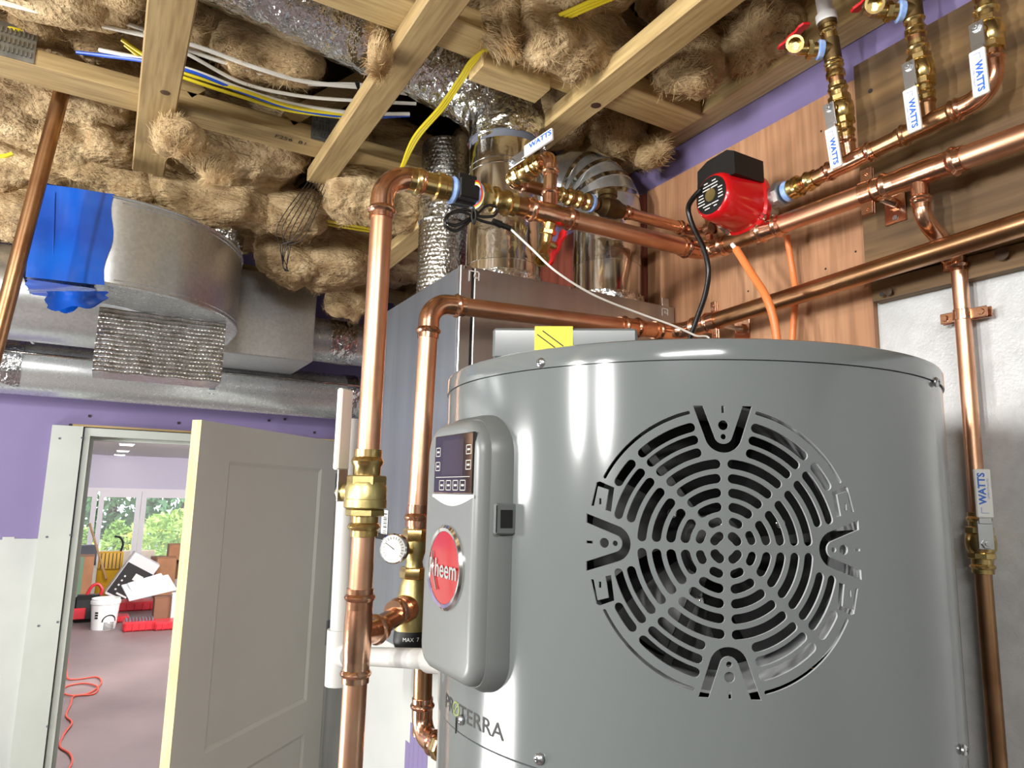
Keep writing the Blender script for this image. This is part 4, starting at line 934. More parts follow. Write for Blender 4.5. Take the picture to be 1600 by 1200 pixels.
pipe(run2, f1+xr3*.05, f2_-xr3*.04, R2, COP)
obj('elbow', elbow_mb(f2_, -xr3, wd2, R2, B=.036), COPF, run2)
pipe(run2, f2_+wd2*.05, f2_+wd2*1.6, R2, COPD)
k1 = pt_axis(f1, xr3, 985, 510); obj('coupling', coup_mb(k1, xr3, R2, .03), COPF, run2)
k2 = pt_axis(f2_, wd2, 1098, 507); obj('coupling', coup_mb(k2, wd2, R2, .03), COPF, run2)
ck2 = pt_axis(f2_, wd2, 1104, 504)
hr = pt_axis(f2_, wd2, 1118, 498); obj('hanger_rod', MB().tube([hr+V((.012, 0, -.008)), V((W-.014, hr.y, hr.z-.008))], .0048, 10), STEEL, run2)
m = MB().rbox((W-.0145, hr.y, hr.z-.008), (.0012, 0, 0), (0, .02, 0), (0, 0, .026), .0005); hexnut(m, V((W-.015, hr.y, hr.z-.008)), (-1, 0, 0), .012, .008); obj('wall_plate', m, COPF, run2)
obj('clamp', clamp_mb(hr, wd2, (0, 0, 1), R2, .007), COPF, run2)
q = MB(); press(q, mv0-dz2*.012, dz2, R2, .036); obj('press_ring', q, COPF, run2)
mx = thing('mixing_valve', 'brass thermostatic mixing valve with black knob and dial thermometer', 'valve', z2(1005)); a = dz2
def seg(y0, y1, rs, mat=BRA, name='body', s_=24):
    p0, p1 = z2(y0), z2(y1); L = (p1-p0).length; n = len(rs)-1; return obj(name, MB().lathe(p0, p1-p0, [(L*i/n, r_) for i, r_ in enumerate(rs)], s_), mat, mx)
m = MB(); hexnut(m, z2(826), a, R2*1.32, (z2(846)-z2(826)).length, 6); obj('union_nut', m, BRA, mx)
seg(812, 828, [R2, R2], COPF, 'tailpiece')
seg(844, 888, [R2*1.1, R2*1.15, R2*.95, R2*.8, R2*.95], BRAM, 'thermometer_tee')
m = MB(); hexnut(m, z2(886), a, R2*1.38, (z2(904)-z2(886)).length, 6); obj('union_nut', m, BRA, mx)
seg(902, 984, [R2*1.0, R2*1.25, R2*1.30, R2*1.55, R2*1.6, R2*1.6, R2*1.58, R2*1.55], BRAM, 'valve_body')
kb = seg(984, 1010, [R2*1.55, R2*1.62, R2*1.62, R2*1.45], BLACK, 'knob'); kc = z2(995)
def kbend(x, y): aa = math.atan2(-kc.x, -kc.y)-.35; return V((kc.x+R2*1.64*math.sin(aa-x/(R2*1.64)), kc.y+R2*1.64*math.cos(aa-x/(R2*1.64)), kc.z+y))
obj('knob_print', text_mb('MAX  7  ·  6', .0085, (0, 0, 0), (1, 0, 0), (0, 1, 0), bend=kbend), WHI, kb)
tp_ = z2(862); tn = V((-.72, -.69, .0)).normalized(); dc = P(617, 857, Y=1.07); 
m = MB().tube([tp_, tp_+(dc-tp_)*.8], .0055, 10); obj('thermometer_stem', m, BRA, mx)
th = obj('thermometer_case', MB().lathe(dc-tn*.006, tn, [(0, .001), (0, .019), (.002, .0235), (.012, .0235), (.014, .0215), (.0125, .0208), (.009, .0208)], 36, cap=False), CHROME, mx)
obj('thermometer_dial', MB().lathe(dc+tn*.0055, tn, [(0, .0208), (.0008, .0208)], 36), WHI, th)
tx_ = V((0, 0, 1)).cross(tn).normalized(); m = MB().obox(dc+tn*.0068-tx_*.006+V((0, 0, .004)), (tx_*-.8+V((0, 0, .5)))*.010, (tx_*.5+V((0, 0, .8)))*.0005, tn*.0003)
for k in range(17): aa = -.7+k*(pi+1.4)/16; d_ = tx_*math.cos(aa)+V((0, 0, 1))*math.sin(aa); m.obox(dc+tn*.0066+d_*.0165, d_*.002, d_.cross(tn)*.0003, tn*.0002)
obj('dial_marks', m, BLKI, th)
# branch between tee and mixing valve
bz = t0+bdir*.03; be = V((z2(942).x, z2(942).y, t0.z+.018)); pipe(run1, bz, be-bdir*.0, R1*.9, COPF, 'branch_pipe')
q = MB(); press(q, be-bdir*.026, -bdir, R1*.9, .03); q.lathe(be-bdir*.03, bdir, [(0, R1*1.2), (.012, R1*1.35), (.02, R1*1.2)], 22); obj('press_ring', q, COPF, run1)
# lower copper leg into the heater
g0 = P(664, 925, Y=1.165); g1 = P(659, 1148, Y=1.165); gd = (g1-g0).normalized(); tk = V((.40, .92, g1.z-.012))
leg = thing('heater_inlet_pipe', 'short copper pipe below the mixing valve elbowing into the heater', 'pipe', g1)
pipe(leg, g0, g1, R2*.95, COPD); gdir = (V((.52, 1.0, 0))-V((g1.x, g1.y, 0))).normalized()
obj('elbow', elbow_mb(g1, -gd, gdir, R2*.95, B=.03), COPF, leg); pipe(leg, g1+gdir*.05, g1+gdir*.11, R2*.95, COPF)
m = MB(); hexnut(m, g1+gdir*.062, gdir, R2*1.3, .018, 8); obj('brass_nipple', m, BRA, leg)
# ================================================================== orange PEX, PVC, leaning copper pipe
px1 = thing('orange_pex_tube', 'orange PEX tube bending over the lower wall pipe in front of the plywood', 'tube', P(1210, 540, X=.97))
obj('tube', MB().tube(smooth_pts([P(1150, 389, X=.985), P(1172, 424, X=.985), P(1196, 462, X=.98), P(1209, 500, X=.985), P(1215, 545, X=.99), P(1216, 600, X=.99)], 8), .0072, 14), PEXO, px1)
obj('inner_tube', MB().tube([P(1144, 382, X=.985), P(1152, 392, X=.985)], .0042, 12), PEXW, px1)
tag(obj('orange_pex_tube', MB().tube(smooth_pts([P(1229, 368, X=1.085), P(1238, 420, X=1.10), P(1243, 460, X=1.10), P(1240, 500, X=1.10), P(1236, 560, X=1.10)], 8), .0058, 12), PEXO), 'thin orange PEX tube running behind the lower wall pipe', 'tube')
Yp = 1.30
pv = thing('pvc_drain', 'white PVC drain pipe with tee left of the tall copper pipe', 'pipe', P(526, 1060, Y=Yp))
pt0 = P(547, 655, Y=Yp); pt1 = P(532, 985, Y=Yp); pd = (pt1-pt0).normalized(); pdn = along2(pt0, pd, 1070)
obj('pipe', MB().lathe(pt0, pd, [(0, .014), (0, .0185), ((pt1-pt0).length+.02, .0185)], 24, cap=False), PVC, pv)
obj('tee', MB().lathe(along2(pt0, pd, 983), pd, [(0, .017), (0, .0235), ((pdn-pt1).length+.002, .0235), ((pdn-pt1).length+.002, .017)], 24), PVC, pv)
h0 = along2(pt0, pd, 1024); h1 = P(678, 1030, d=1.0); hd = (h1-h0).normalized()
obj('cross_pipe', MB().tube([h0, h1+hd*.02], .0150, 20), PVC, pv); obj('socket', MB().lathe(h1-hd*.012, hd, [(0, .0155), (0, .0195), (.05, .0195)], 20), PVC, pv); obj('socket', MB().lathe(h0+hd*.01, hd, [(0, .02), (.04, .02), (.04, .015)], 20), PVC, pv)
lp0 = P(100, 130, Y=1.80); lp1 = P(-8, 545, Y=1.80); ld = (lp1-lp0).normalized()
lc = thing('leaning_copper_pipe', 'long leaning copper pipe at the left edge in front of the round ducts', 'pipe', lp0+ld*2.2)
pipe(lc, lp0-ld*.2, lp0+ld*2.2, .0165, COPD)
obj('stencil', text_mb('III', .012, P(77, 216, Y=1.783), -ld.cross(V((0, 1, 0))), V((0, 1, 0)).cross(V((1, 0, 0)))*-1, .0), BLKI, lc) if False else None
# ================================================================== steel cabinet and its ducts
FY = 1.205; fx0, fx1, fz = .566, 1.122, 2.197; fyb = 1.80; zlow = P(610, 1006, X=fx0).z
cabn = thing('ventilation_cabinet', 'tall brushed steel equipment cabinet behind the copper pipes', 'cabinet', (fx0, FY, 0))
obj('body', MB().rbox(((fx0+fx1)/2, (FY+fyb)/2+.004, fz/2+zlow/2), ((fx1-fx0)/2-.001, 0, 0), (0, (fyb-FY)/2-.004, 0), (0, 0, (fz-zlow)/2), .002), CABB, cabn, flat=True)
obj('corner_post', MB().rbox((fx0+.012, FY+.002, (fz+zlow)/2), (.0125, 0, 0), (0, .006, 0), (0, 0, (fz-zlow)/2+.001), .0015), STEEL, cabn, flat=True)
obj('post_gap', MB().box((fx0+.024, FY-.0005, zlow), (fx0+.030, FY+.006, fz-.001)), BLKI, cabn, flat=True)
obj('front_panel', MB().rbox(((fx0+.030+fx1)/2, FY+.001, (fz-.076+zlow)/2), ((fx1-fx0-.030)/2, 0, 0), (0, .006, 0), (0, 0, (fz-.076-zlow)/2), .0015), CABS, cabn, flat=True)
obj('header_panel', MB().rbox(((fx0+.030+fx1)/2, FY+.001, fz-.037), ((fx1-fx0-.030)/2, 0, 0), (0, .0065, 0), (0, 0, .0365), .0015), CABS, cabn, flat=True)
obj('return_base', MB().box((fx0+.01, FY+.02, 0), (fx1, fyb, zlow)), PRIMER, cabn, flat=True)
m = MB()
for k in range(7):
    y = 1.27+.022*k; hgt = [.05, .10, .16, .20, .13, .09, .03][k]; m.box((fx0+.0092, y, zlow-.42), (fx0+.0099, y+.0225, zlow-.26+hgt))
obj('purple_smear', m, PURP, cabn, flat=True)
obj('toggle_latch', MB().rbox(((P(1042, 469, Y=FY-.01)).x, FY-.004, fz+.004), (.010, 0, 0), (0, .0012, 0), (0, 0, .014), .001), STEEL, cabn)
def glyph(m, x, y, s, flip=1):           # small bent-arrow mark stamped in the sheet
    p = P(x, y, Y=FY-.0058); w_ = .0016
    for (a, b, c, d_) in ((-s, -s, -s, s), (-s, s, s, s), (s, s, s, -s*.6), (0, -s*.2, s*.9, -s*.2), (0, -s*.2, 0, s*.3)):
        A = p+V((a*flip, 0, b)); B = p+V((c*flip, 0, d_)); t_ = (B-A); L = t_.length
        if L < 1e-6: continue
        t_.normalize(); m.obox((A+B)/2, t_*(L/2+w_*.5), V((0, .0004, 0)), t_.cross(V((0, 1, 0)))*w_*.6)
m = MB(); glyph(m, 741, 432, .0105); glyph(m, 1039, 488, .0085); obj('stamped_mark', m, WHI, cabn)
m = MB()
for x, y in ((727, 418), (892, 450)): m.lathe(P(x, y, Y=FY-.0058), (0, -1, 0), [(0, .004), (.002, .003)], 10)
obj('rivet', m, CHROME, cabn)
lab = P(601, 818, X=fx0); lb_ = obj('barcode_label', MB().box((fx0-.0008, lab.y-.02, lab.z-.03), (fx0, lab.y+.02, lab.z+.03)), WHI, cabn); m = MB()
for k in range(12): m.box((fx0-.0011, lab.y-.016, lab.z-.026+k*.0042), (fx0-.0009, lab.y+.006, lab.z-.026+k*.0042+rng.uniform(.0008, .003)))
obj('barcode', m, BLKI, lb_)
obj('latch_bar', MB().rbox((fx0-.004, P(620, 842, X=fx0).y-.05, P(620, 842, X=fx0).z), (.004, 0, 0), (0, .22, 0), (0, 0, .006), .001), BLACK, cabn)
def dent_tube(m, pts, r, seg=40, amp=.0, fs=30, seed=1):
    i0 = len(m.v); m.tube(pts, r, seg)
    if amp:
        A = np.array([tuple(v) for v in m.v[i0:]]); d = perlin(A*fs, seed); d2 = 1-np.abs(perlin(A*fs*2.1, seed+3))*2
        C_ = np.repeat(np.array([tuple(V(p)) for p in pts]), seg, 0); n = A-C_; n /= np.linalg.norm(n, axis=1)[:, None]+1e-9
        A = A+n*(amp*(d+.5*d2))[:, None]
        for k, p in enumerate(A): m.v[i0+k] = V(p)
    return m
def lin_pts(a, b, n): a = V(a); b = V(b); return [a+(b-a)*i/n for i in range(n+1)]
# wide duct rising from the cabinet and bending into a foil flex duct
d2 = thing('tall_silver_duct', 'tall shiny round duct on the cabinet bending into crinkled foil duct overhead', 'duct', (.716, 1.30, fz))
cx, cyy, rr = .716, 1.302, .0815
obj('pipe', MB().tube(lin_pts((cx, cyy, fz), (cx, cyy, 2.545), 16), rr, 48), DUCT, d2)
m = MB()
for z_ in (2.30, 2.455, 2.50): m.lathe((cx, cyy, z_), (0, 0, 1), [(0, rr+.0002), (.001, rr+.0012), (.004, rr+.0012), (.005, rr+.0002)], 48, cap=False)
obj('seam', m, TAPE, d2)
obj('tape_band', dent_tube(MB(), lin_pts((cx, cyy, fz+.045), (cx, cyy, fz+.12), 8), rr+.0014, 48, .0006, 40), TAPE, d2)
obj('base_tape', dent_tube(MB(), lin_pts((cx, cyy, fz), (cx, cyy, fz+.022), 6), rr+.004, 64, .004, 60), FOIL, d2, ang=60)
obj('tape_band', dent_tube(MB(), lin_pts((cx, cyy, 2.47), (cx, cyy, 2.535), 6), rr+.0012, 48, .0006, 40), TAPE, d2)
obj('dark_collar', MB().lathe((cx, cyy, 2.515), (0, 0, 1), [(0, rr+.0015), (.016, rr+.0015)], 48, cap=False), GREYB, d2)
flx = [V((cx, cyy, 2.53)), V((cx, cyy, 2.58)), V((cx-.02, cyy+.015, 2.64)), V((cx-.09, cyy+.06, 2.70)), V((cx-.20, 1.39, 2.745)), V((.30, 1.385, 2.77)), V((.06, 1.38, 2.80))]
obj('foil_elbow', dent_tube(MB(), smooth_pts(flx[:5], 12), rr+.004, 72, .007, 34, 5), FOIL, d2, ang=60)
obj('flex_duct', dent_tube(MB(), smooth_pts(flx[3:], 18), rr+.006, 72, .007, 26, 8), FOIL, d2, ang=60)
# second wide duct with gored elbow
d3 = thing('elbowed_silver_duct', 'shiny round duct with gored elbow in front of the plywood', 'duct', (1.0, 1.305, fz))
cx, cyy = 1.005, 1.305
obj('pipe', MB().tube(lin_pts((cx, cyy, fz), (cx, cyy, 2.44), 12), rr, 48), DUCT, d3)
obj('base_tape', dent_tube(MB(), lin_pts((cx, cyy, fz), (cx, cyy, fz+.026), 6), rr+.004, 64, .005, 60, 3), FOIL, d3, ang=60)
obj('tape_band', dent_tube(MB(), lin_pts((cx, cyy, fz+.10), (cx, cyy, fz+.15), 6), rr+.001, 48, .0005, 40, 2), TAPE, d3)
bdv = V((-.45, .893, 0)); B = .105; ctr = V((cx, cyy, 2.43))+bdv*B; gp = []
for i in range(6): a = pi/2*i/5*.92; gp.append(ctr-bdv*B*math.cos(a)+V((0, 0, B*math.sin(a))))
for i in range(5):
    a, b = gp[i], gp[i+1]; k = MB(); dd_ = (b-a).normalized(); k.tube([a-dd_*.012, b+dd_*.012], [rr+.0015+.001*(i % 2), rr+.001+.001*(i % 2)], 48); obj('gore', k, GALVD, d3)
    if i < 4: k = MB(); k = dent_tube(k, [b-dd_*.006, b, b+dd_*.006], rr+.0032, 64, .002, 60, 20+i); obj('tape_seam', k, TAPE, d3, ang=60)
pe = gp[-1]; obj('branch', MB().tube([pe, pe+bdv*.20], rr, 40), GALV, d3)
d1 = thing('bubble_wrapped_duct', 'slim round duct in dimpled bubble foil behind the flow sensor', 'duct', (.70, 1.60, fz))
def bubble_cyl(c, r_, z0, z1, nb, pitch):
    vv_ = []; nr = int((z1-z0)/pitch*4); n = nb*4
    for j in range(nr+1):
        for i in range(n):
            u_ = i/4; v_ = j/4; off = .5*(int(v_) % 2); b = max(0, math.cos(2*pi*(u_+off)))*max(0, math.cos(2*pi*(v_-.5)*1.0)); a = 2*pi*i/n
            R_ = r_+.0026*b; vv_.append(V((c[0]+R_*math.cos(a), c[1]+R_*math.sin(a), z0+(z1-z0)*j/nr)))
    return MB().add(vv_, [(j*n+i, j*n+(i+1) % n, (j+1)*n+(i+1) % n, (j+1)*n+i) for j in range(nr) for i in range(n)])
obj('bubble_wrap', bubble_cyl((.70, 1.60), .062, fz, 2.66, 36, .011), BUB, d1, ang=80)
obj('foil_seam', dent_tube(MB(), lin_pts((.70, 1.60, 2.44), (.70, 1.60, 2.50), 8), .0655, 48, .003, 50, 6), FOIL, d1, ang=60)
# ================================================================== ducts by the door wall
m = thing('large_round_duct', 'large round galvanized duct behind the blue-wrapped boot', 'duct', (-.8, 2.70, 2.2))
obj('pipe', MB().tube([(XL+.05, 2.68, 2.355), (.114, 2.68, 2.355)], .150, 56), GALVD, m); obj('seam', MB().lathe((-.25, 2.70, 2.355), (1, 0, 0), [(0, .1502), (.002, .153), (.008, .153), (.01, .1502)], 56, cap=False), GALV, m)
m = thing('long_round_duct', 'long round galvanized duct running just above the doorway', 'duct', (-.4, 2.92, 2.05))
obj('pipe', MB().tube([(XL+.05, 2.93, 2.162), (.93, 2.93, 2.148)], .094, 48), GALV, m)
obj('tape_band', dent_tube(MB(), lin_pts((-.40, 2.93, 2.158), (-.28, 2.93, 2.157), 8), .0965, 48, .003, 50, 4), FOIL, m, ang=60); obj('tape_band', dent_tube(MB(), lin_pts((.84, 2.93, 2.15), (.89, 2.93, 2.15), 6), .0965, 48, .003, 50, 9), FOIL, m, ang=60)
obj('tape_seam', dent_tube(MB(), [V((-.36+.05*i, 2.93-.0945*math.cos(.35), 2.158+.0945*math.sin(.35))) for i in range(26)], .004, 10, .002, 60, 2), TAPE, m)
ps = P(330, 620, Y=2.85).x
q = MB()
for i in range(24): a0, a1 = 2*pi*i/24, 2*pi*(i+1)/24; q.add([V((ps+s*.011, 2.93+.0958*math.cos(a_), 2.154+.0958*math.sin(a_))) for s in (-1, 1) for a_ in (a0, a1)], [(0, 1, 3, 2)])
obj('hanger_strap', q, GREYB, m); q = MB()
for i in range(24): a0 = 2*pi*i/24; q.lathe(V((ps, 2.93+.096*math.cos(a0), 2.154+.096*math.sin(a0))), V((0, math.cos(a0), math.sin(a0))), [(0, .003), (.0005, .003)], 8)
obj('strap_hole', q, WHI, m)
bx = thing('galvanized_box', 'square galvanized plenum box between the boot and the tall copper pipe', 'duct', (.35, 2.5, 2.21))
obj('box', MB().rbox((.36, 2.665, 2.358), (.245, 0, 0), (0, .165, 0), (0, 0, .150), .003), GALVD, bx, flat=True)
obj('collar', MB().lathe((.602, 2.70, 2.335), (1, 0, 0), [(0, .100), (.004, .102), (.012, .090), (.03, .086)], 40, cap=False), GALV, bx)
obj('outlet_pipe', MB().tube([(.60, 2.70, 2.335), (1.05, 2.70, 2.335)], .0845, 44), GALV, bx)
obj('tape_band', dent_tube(MB(), lin_pts((.70, 2.70, 2.335), (.80, 2.70, 2.335), 8), .0865, 48, .003, 50, 14), FOIL, bx, ang=60)
# register boot: rectangular elbow wrapped with blue film at its mouth
bt = thing('register_boot', 'galvanized rectangular duct elbow with its mouth taped in blue film', 'duct', (.05, 2.1, 2.234))
z0_, z1_ = 2.232, 2.452; ox_, oy_ = -.05, 2.31; NA = 26
def oc(t_): a = pi/2*t_; return V((ox_+.36*math.sin(a), oy_-.41*math.cos(a), 0))
def ic(t_): a = pi/2*t_; return V((ox_+.14*math.sin(a), oy_-.19*math.cos(a), 0))
xm = -.205
op = [V((xm, 1.93, 0)), V((-.05, 1.90, 0))]+[oc(i/NA) for i in range(1, NA+1)]+[V((.31, 2.49, 0))]
ip = [V((xm, 2.10, 0)), V((-.05, 2.12, 0))]+[ic(i/NA) for i in range(1, NA+1)]+[V((.09, 2.49, 0))]
zz0, zz1 = V((0, 0, z0_)), V((0, 0, z1_)); N_ = len(op)
vv = [p+zz0 for p in op]+[p+zz1 for p in op]
obj('throat', MB().add(vv, [(i, i+1, N_+i+1, N_+i) for i in range(N_-1)]), GALVD, bt, ang=30)
obj('heel', MB().add([p+zz0 for p in ip]+[p+zz1 for p in ip], [(i+1, i, N_+i, N_+i+1) for i in range(N_-1)]), GALVD, bt, ang=30)
obj('cheek', MB().add([p+zz0 for p in op]+[p+zz0 for p in ip], [(i+1, i, N_+i, N_+i+1) for i in range(N_-1)]), GALV, bt, ang=30)
obj('cheek', MB().add([p+zz1 for p in op]+[p+zz1 for p in ip], [(i, i+1, N_+i+1, N_+i) for i in range(N_-1)]), GALV, bt, ang=30)
for zz in (z0_, z1_):
    q = MB().tube([p+V((0, 0, zz)) for p in op[1:]], .0042, 8); obj('folded_seam', q, GALV, bt)
    q = MB().tube([p+V((0, 0, zz+(.012 if zz < 2.3 else -.012)))+(p-V((ox_, oy_, 0))).normalized()*.0005 for p in op[2:-1]], .0016, 6); obj('folded_seam', q, GALV, bt)
q = MB(); e = .004; bz0, bz1 = z0_-.006, z1_+.005
x1_ = -.045
def film_v(): pass
q.grid(lambda u_, v_: V((xm+(x1_-.006*math.sin(9*v_)-xm)*u_, 1.93-.03*u_*(x1_-xm)/.155-e-.002*math.sin(7*u_+5*v_), bz0+(bz1-bz0)*v_)), 10, 12)
q.grid(lambda u_, v_: V((xm-e-.006*math.sin(pi*u_)*math.sin(pi*v_), 1.926+(.18)*u_, bz0+(bz1-bz0)*v_)), 10, 12)
q.grid(lambda u_, v_: V((xm+(x1_-.02-xm)*u_+.004*math.sin(20*v_), 1.926+.16*v_, bz0-.004-.008*math.sin(3*u_+4*v_)*math.sin(3*v_))), 12, 12)
q.grid(lambda u_, v_: V((xm+(x1_-xm)*u_, 1.926+.16*v_, bz1+.004)), 10, 8)
obj('blue_film', q, BLUEF, bt, ang=50)
q = MB(); c_ = P(112, 478, Y=1.97)
q.grid(lambda u_, v_: P(72+95*u_+3*math.sin(9*v_), 455+(26+12*u_-22*u_*u_+4*math.sin(11*u_))*v_, Y=1.925+.02*v_+.006*math.sin(9*u_)), 14, 6)
q.grid(lambda u_, v_: P(86+36*u_, 470+20*v_*(1-.5*(2*u_-1)**2), Y=1.98), 8, 4)
obj('film_flap', q, BLUEF, bt, ang=50)
q = MB(); q.tube([P(86, 300, Y=1.918), P(82, 425, Y=1.918)], .0012, 6); obj('film_crease', q, BLUEF, bt)
# bubble-foil wrapped drop and foil scrap round the boot
def bubble_sheet(x0, x1, y, z0, z1, nx, nz, ybk, parent, name):
    g = MB(); n1, n2 = nx*4, nz*4
    g.grid(lambda u_, v_: V((x0+(x1-x0)*u_, y-.0045*abs(math.sin(pi*v_*nz))*(.6+.4*abs(math.sin(pi*u_*nx+(int(v_*nz) % 2)*pi/2)))-.004*math.sin(7*u_)*math.sin(3*v_), z0+(z1-z0)*v_+.0008*math.sin(23*u_))), n1, n2)
    g.add([V((x0, y, z0)), V((x0, ybk, z0)), V((x0, ybk, z1)), V((x0, y, z1)), V((x1, y, z0)), V((x1, ybk, z0)), V((x1, ybk, z1)), V((x1, y, z1))], [(0, 1, 2, 3), (5, 4, 7, 6), (1, 0, 4, 5)])
    return obj(name, g, BUB, parent, ang=80)
a_ = P(153, 500, Y=2.16); b_ = P(345, 598, Y=2.16)
bw = thing('bubble_wrapped_drop', 'duct drop wrapped in ribbed bubble foil below the boot', 'duct', ((a_.x+b_.x)/2, 2.2, b_.z))
bubble_sheet(a_.x, b_.x, 2.16, b_.z, 2.231, 34, 15, 2.30, bw, 'wrap')
g = MB(); g.grid(lambda u_, v_: V((.02+.30*u_, 2.36+.03*math.sin(9*u_)*math.sin(5*v_), 2.44+.15*v_+.02*math.sin(11*u_))), 30, 14)
A = np.array([tuple(v) for v in g.v]); dsp = perlin(A*24, 3)*.014+perlin(A*55, 4)*.006
for k in range(len(g.v)): g.v[k] = g.v[k]+V((0, -dsp[k], dsp[k]*.5))
g.add([V((.02, 2.36, 2.44)), V((.32, 2.36, 2.44)), V((.32, 2.49, 2.44)), V((.02, 2.49, 2.44))], [(0, 1, 2, 3)])
tag(obj('foil_wrap', g, FOIL, ang=70), 'crumpled dark foil wrap above the galvanized boot', 'foil')
# ================================================================== cables overhead
def cable(lb, pts, r, mt, group=None, cat='cable', name='cable'):
    return tag(obj(name, MB().tube(smooth_pts(pts, 8), r, 8), mt), lb, cat, group)
def PZ(L): return [P(x, y, Z=z_) for x, y, z_ in L]
CG = 'cables strung above the trusses'
cable('upper white cable from the top left corner', PZ([(-30, -4, 2.66), (60, 18, 2.66), (150, 38, 2.66), (235, 57, 2.66), (300, 70, 2.66), (400, 106, 2.655), (480, 128, 2.655), (580, 138, 2.66), (660, 150, 2.67)]), .0048, WHC, CG)
cable('white cable starting at the top edge and joining the bundle', PZ([(40, -14, 2.68), (130, 16, 2.68), (220, 45, 2.67), (300, 80, 2.665), (390, 110, 2.66), (470, 130, 2.66), (565, 133, 2.665), (650, 146, 2.67)]), .0046, WHC, CG)
cable('thin white cable crossing low in the bundle', PZ([(225, 48, 2.66), (300, 88, 2.645), (380, 130, 2.64), (470, 150, 2.64), (570, 158, 2.64), (650, 162, 2.66)]), .0040, WHC, CG)
cable('white cable lying beside the blue cable', PZ([(155, 78, 2.66), (225, 92, 2.65), (300, 110, 2.635), (380, 140, 2.63), (460, 163, 2.63), (560, 177, 2.63), (640, 178, 2.65)]), .0044, WHC, CG)
cable('blue cable under the white bundle', PZ([(120, 82, 2.66), (225, 95, 2.645), (300, 112, 2.632), (380, 144, 2.625), (460, 170, 2.622), (550, 183, 2.625), (640, 180, 2.65)]), .0042, BLC, CG)
cable('upper yellow cable below the blue cable', PZ([(190, 62, 2.67), (240, 95, 2.645), (300, 118, 2.63), (380, 142, 2.625), (460, 168, 2.622), (545, 180, 2.625)]), .0040, YEL, CG)
cable('lower yellow cable along the aged chord', PZ([(195, 70, 2.67), (235, 100, 2.645), (300, 126, 2.628), (380, 152, 2.622), (450, 172, 2.62), (540, 184, 2.622)]), .0040, YEL, CG)
YG = 'yellow cables dropping past the truss chords'
for k in range(3):
    o_ = k*4-4; cable(('leftmost', 'middle', 'rightmost')[k]+' of three yellow cables dropping beside the tall silver duct', PZ([(628+o_*.3, 262, 2.57), (650+o_, 215, 2.575), (690+o_, 168, 2.58), (722+o_, 122, 2.585), (745+o_, 90, 2.59), (800+o_, 55, 2.61+.004*k)]), .0036, YEL, YG)
for k in range(3): cable(('upper', 'middle', 'lower')[k]+' of three yellow cables crossing the top edge', PZ([(770, 66+k*4, 2.63), (815, 44+k*5, 2.62), (870, 25+k*5, 2.62), (920, 3+k*5, 2.62), (980, -22+k*5, 2.63)]), .0038, YEL, YG)
for k in range(2): cable(('upper', 'lower')[k]+' yellow cable showing below the middle strapping end', PZ([(478, 340+k*4, 2.555), (520, 347+k*5, 2.55), (570, 356+k*4, 2.55), (610, 362+k*3, 2.55)]), .0042, YEL, YG)
cable('short yellow cable end at the upper left edge', PZ([(-20, 38, 2.67), (20, 46, 2.665), (45, 52, 2.67)]), .005, YEL)
cable('short yellow cable end low at the left edge', PZ([(-20, 240, 2.50), (5, 244, 2.50), (20, 240, 2.51)]), .005, YEL)
m = MB()
for k in range(3): m.tube(smooth_pts(PZ([(556+k*2, 128, 2.65), (562-k, 150, 2.635), (553+k*3, 172, 2.63), (560, 180, 2.63)]), 5), .003, 6)
tag(obj('cable_tie', m, BLKR), 'black tie around the cables by the middle strapping board', 'cable tie')
w0 = thing('wire_tangle', 'tangled dark tie wires hanging from the middle strapping end', 'wire', P(450, 420, Y=2.0))
for k in range(7):
    x0 = 435+k*7; obj('strand', MB().tube(smooth_pts([V((.395+.008*k, 1.79, ZC-.03)), P(x0, 350+3*k, Y=1.80), P(438+4*((k*3) % 5), 385, Y=1.85), P(442+3*((k*2) % 4), 415, Y=1.9), P(446+((k*5) % 7), 424, Y=1.9)], 5), .0012, 5), BLKI, w0)
# ================================================================== the room beyond the door
YF = 14.5; ZC2 = P(220, 713, Y=14.5).z
wf = struct('wall_far', MB().box((-4, YF, 0), (-1.6, YF+.15, ZC2)).box((-1.6, YF, P(220, 768, Y=YF).z), (4.6, YF+.15, ZC2)).box((4.6, YF, 0), (6, YF+.15, ZC2)), LAV)
struct('ceiling_far', MB().box((-4, YB+.12, ZC2), (6, YF+.15, ZC2+.05)), CEILW)
struct('wall_side', MB().box((-4.1, YB+.12, 0), (-4, YF, ZC2)), LAV); struct('wall_end', MB().box((6, YB+.12, 0), (6.1, YF, ZC2)), LAV)
struct('wall_partition', MB().box((-4, YB+.115, 0), (XL-.12, YB+.125, ZC2)).box((W+.12, YB+.115, 0), (6, YB+.125, ZC2)), LAV)
zt = P(220, 768, Y=YF).z
for k, (xa, xb) in enumerate(((-1.2, P(150, 800, Y=YF).x), (P(152, 800, Y=YF).x, P(219, 800, Y=YF).x), (P(219, 800, Y=YF).x, P(300, 800, Y=YF).x), (P(300, 800, Y=YF).x, 4.5))):
    wn_ = thing('window_%d' % (k+1), None, None, ((xa+xb)/2, YF, 0)); wn_['kind'] = 'structure'; fwid = .085
    obj('window_frame', MB().box((xa+.004, YF-.03, 0), (xa+fwid, YF+.05, zt)).box((xb-fwid, YF-.03, 0), (xb-.004, YF+.05, zt)).box((xa+fwid, YF-.028, zt-.11), (xb-fwid, YF+.05, zt)).box((xa+fwid, YF-.028, 0), (xb-fwid, YF+.05, .22)), FRAME, wn_, flat=True)
    obj('window_pane', MB().box((xa+fwid, YF, .22), (xb-fwid, YF+.008, zt-.11)), GLASS, wn_, flat=True)
tag(struct('trim_3', MB().box((-1.6, YF-.05, zt), (4.6, YF, zt+.05)), FRAME))
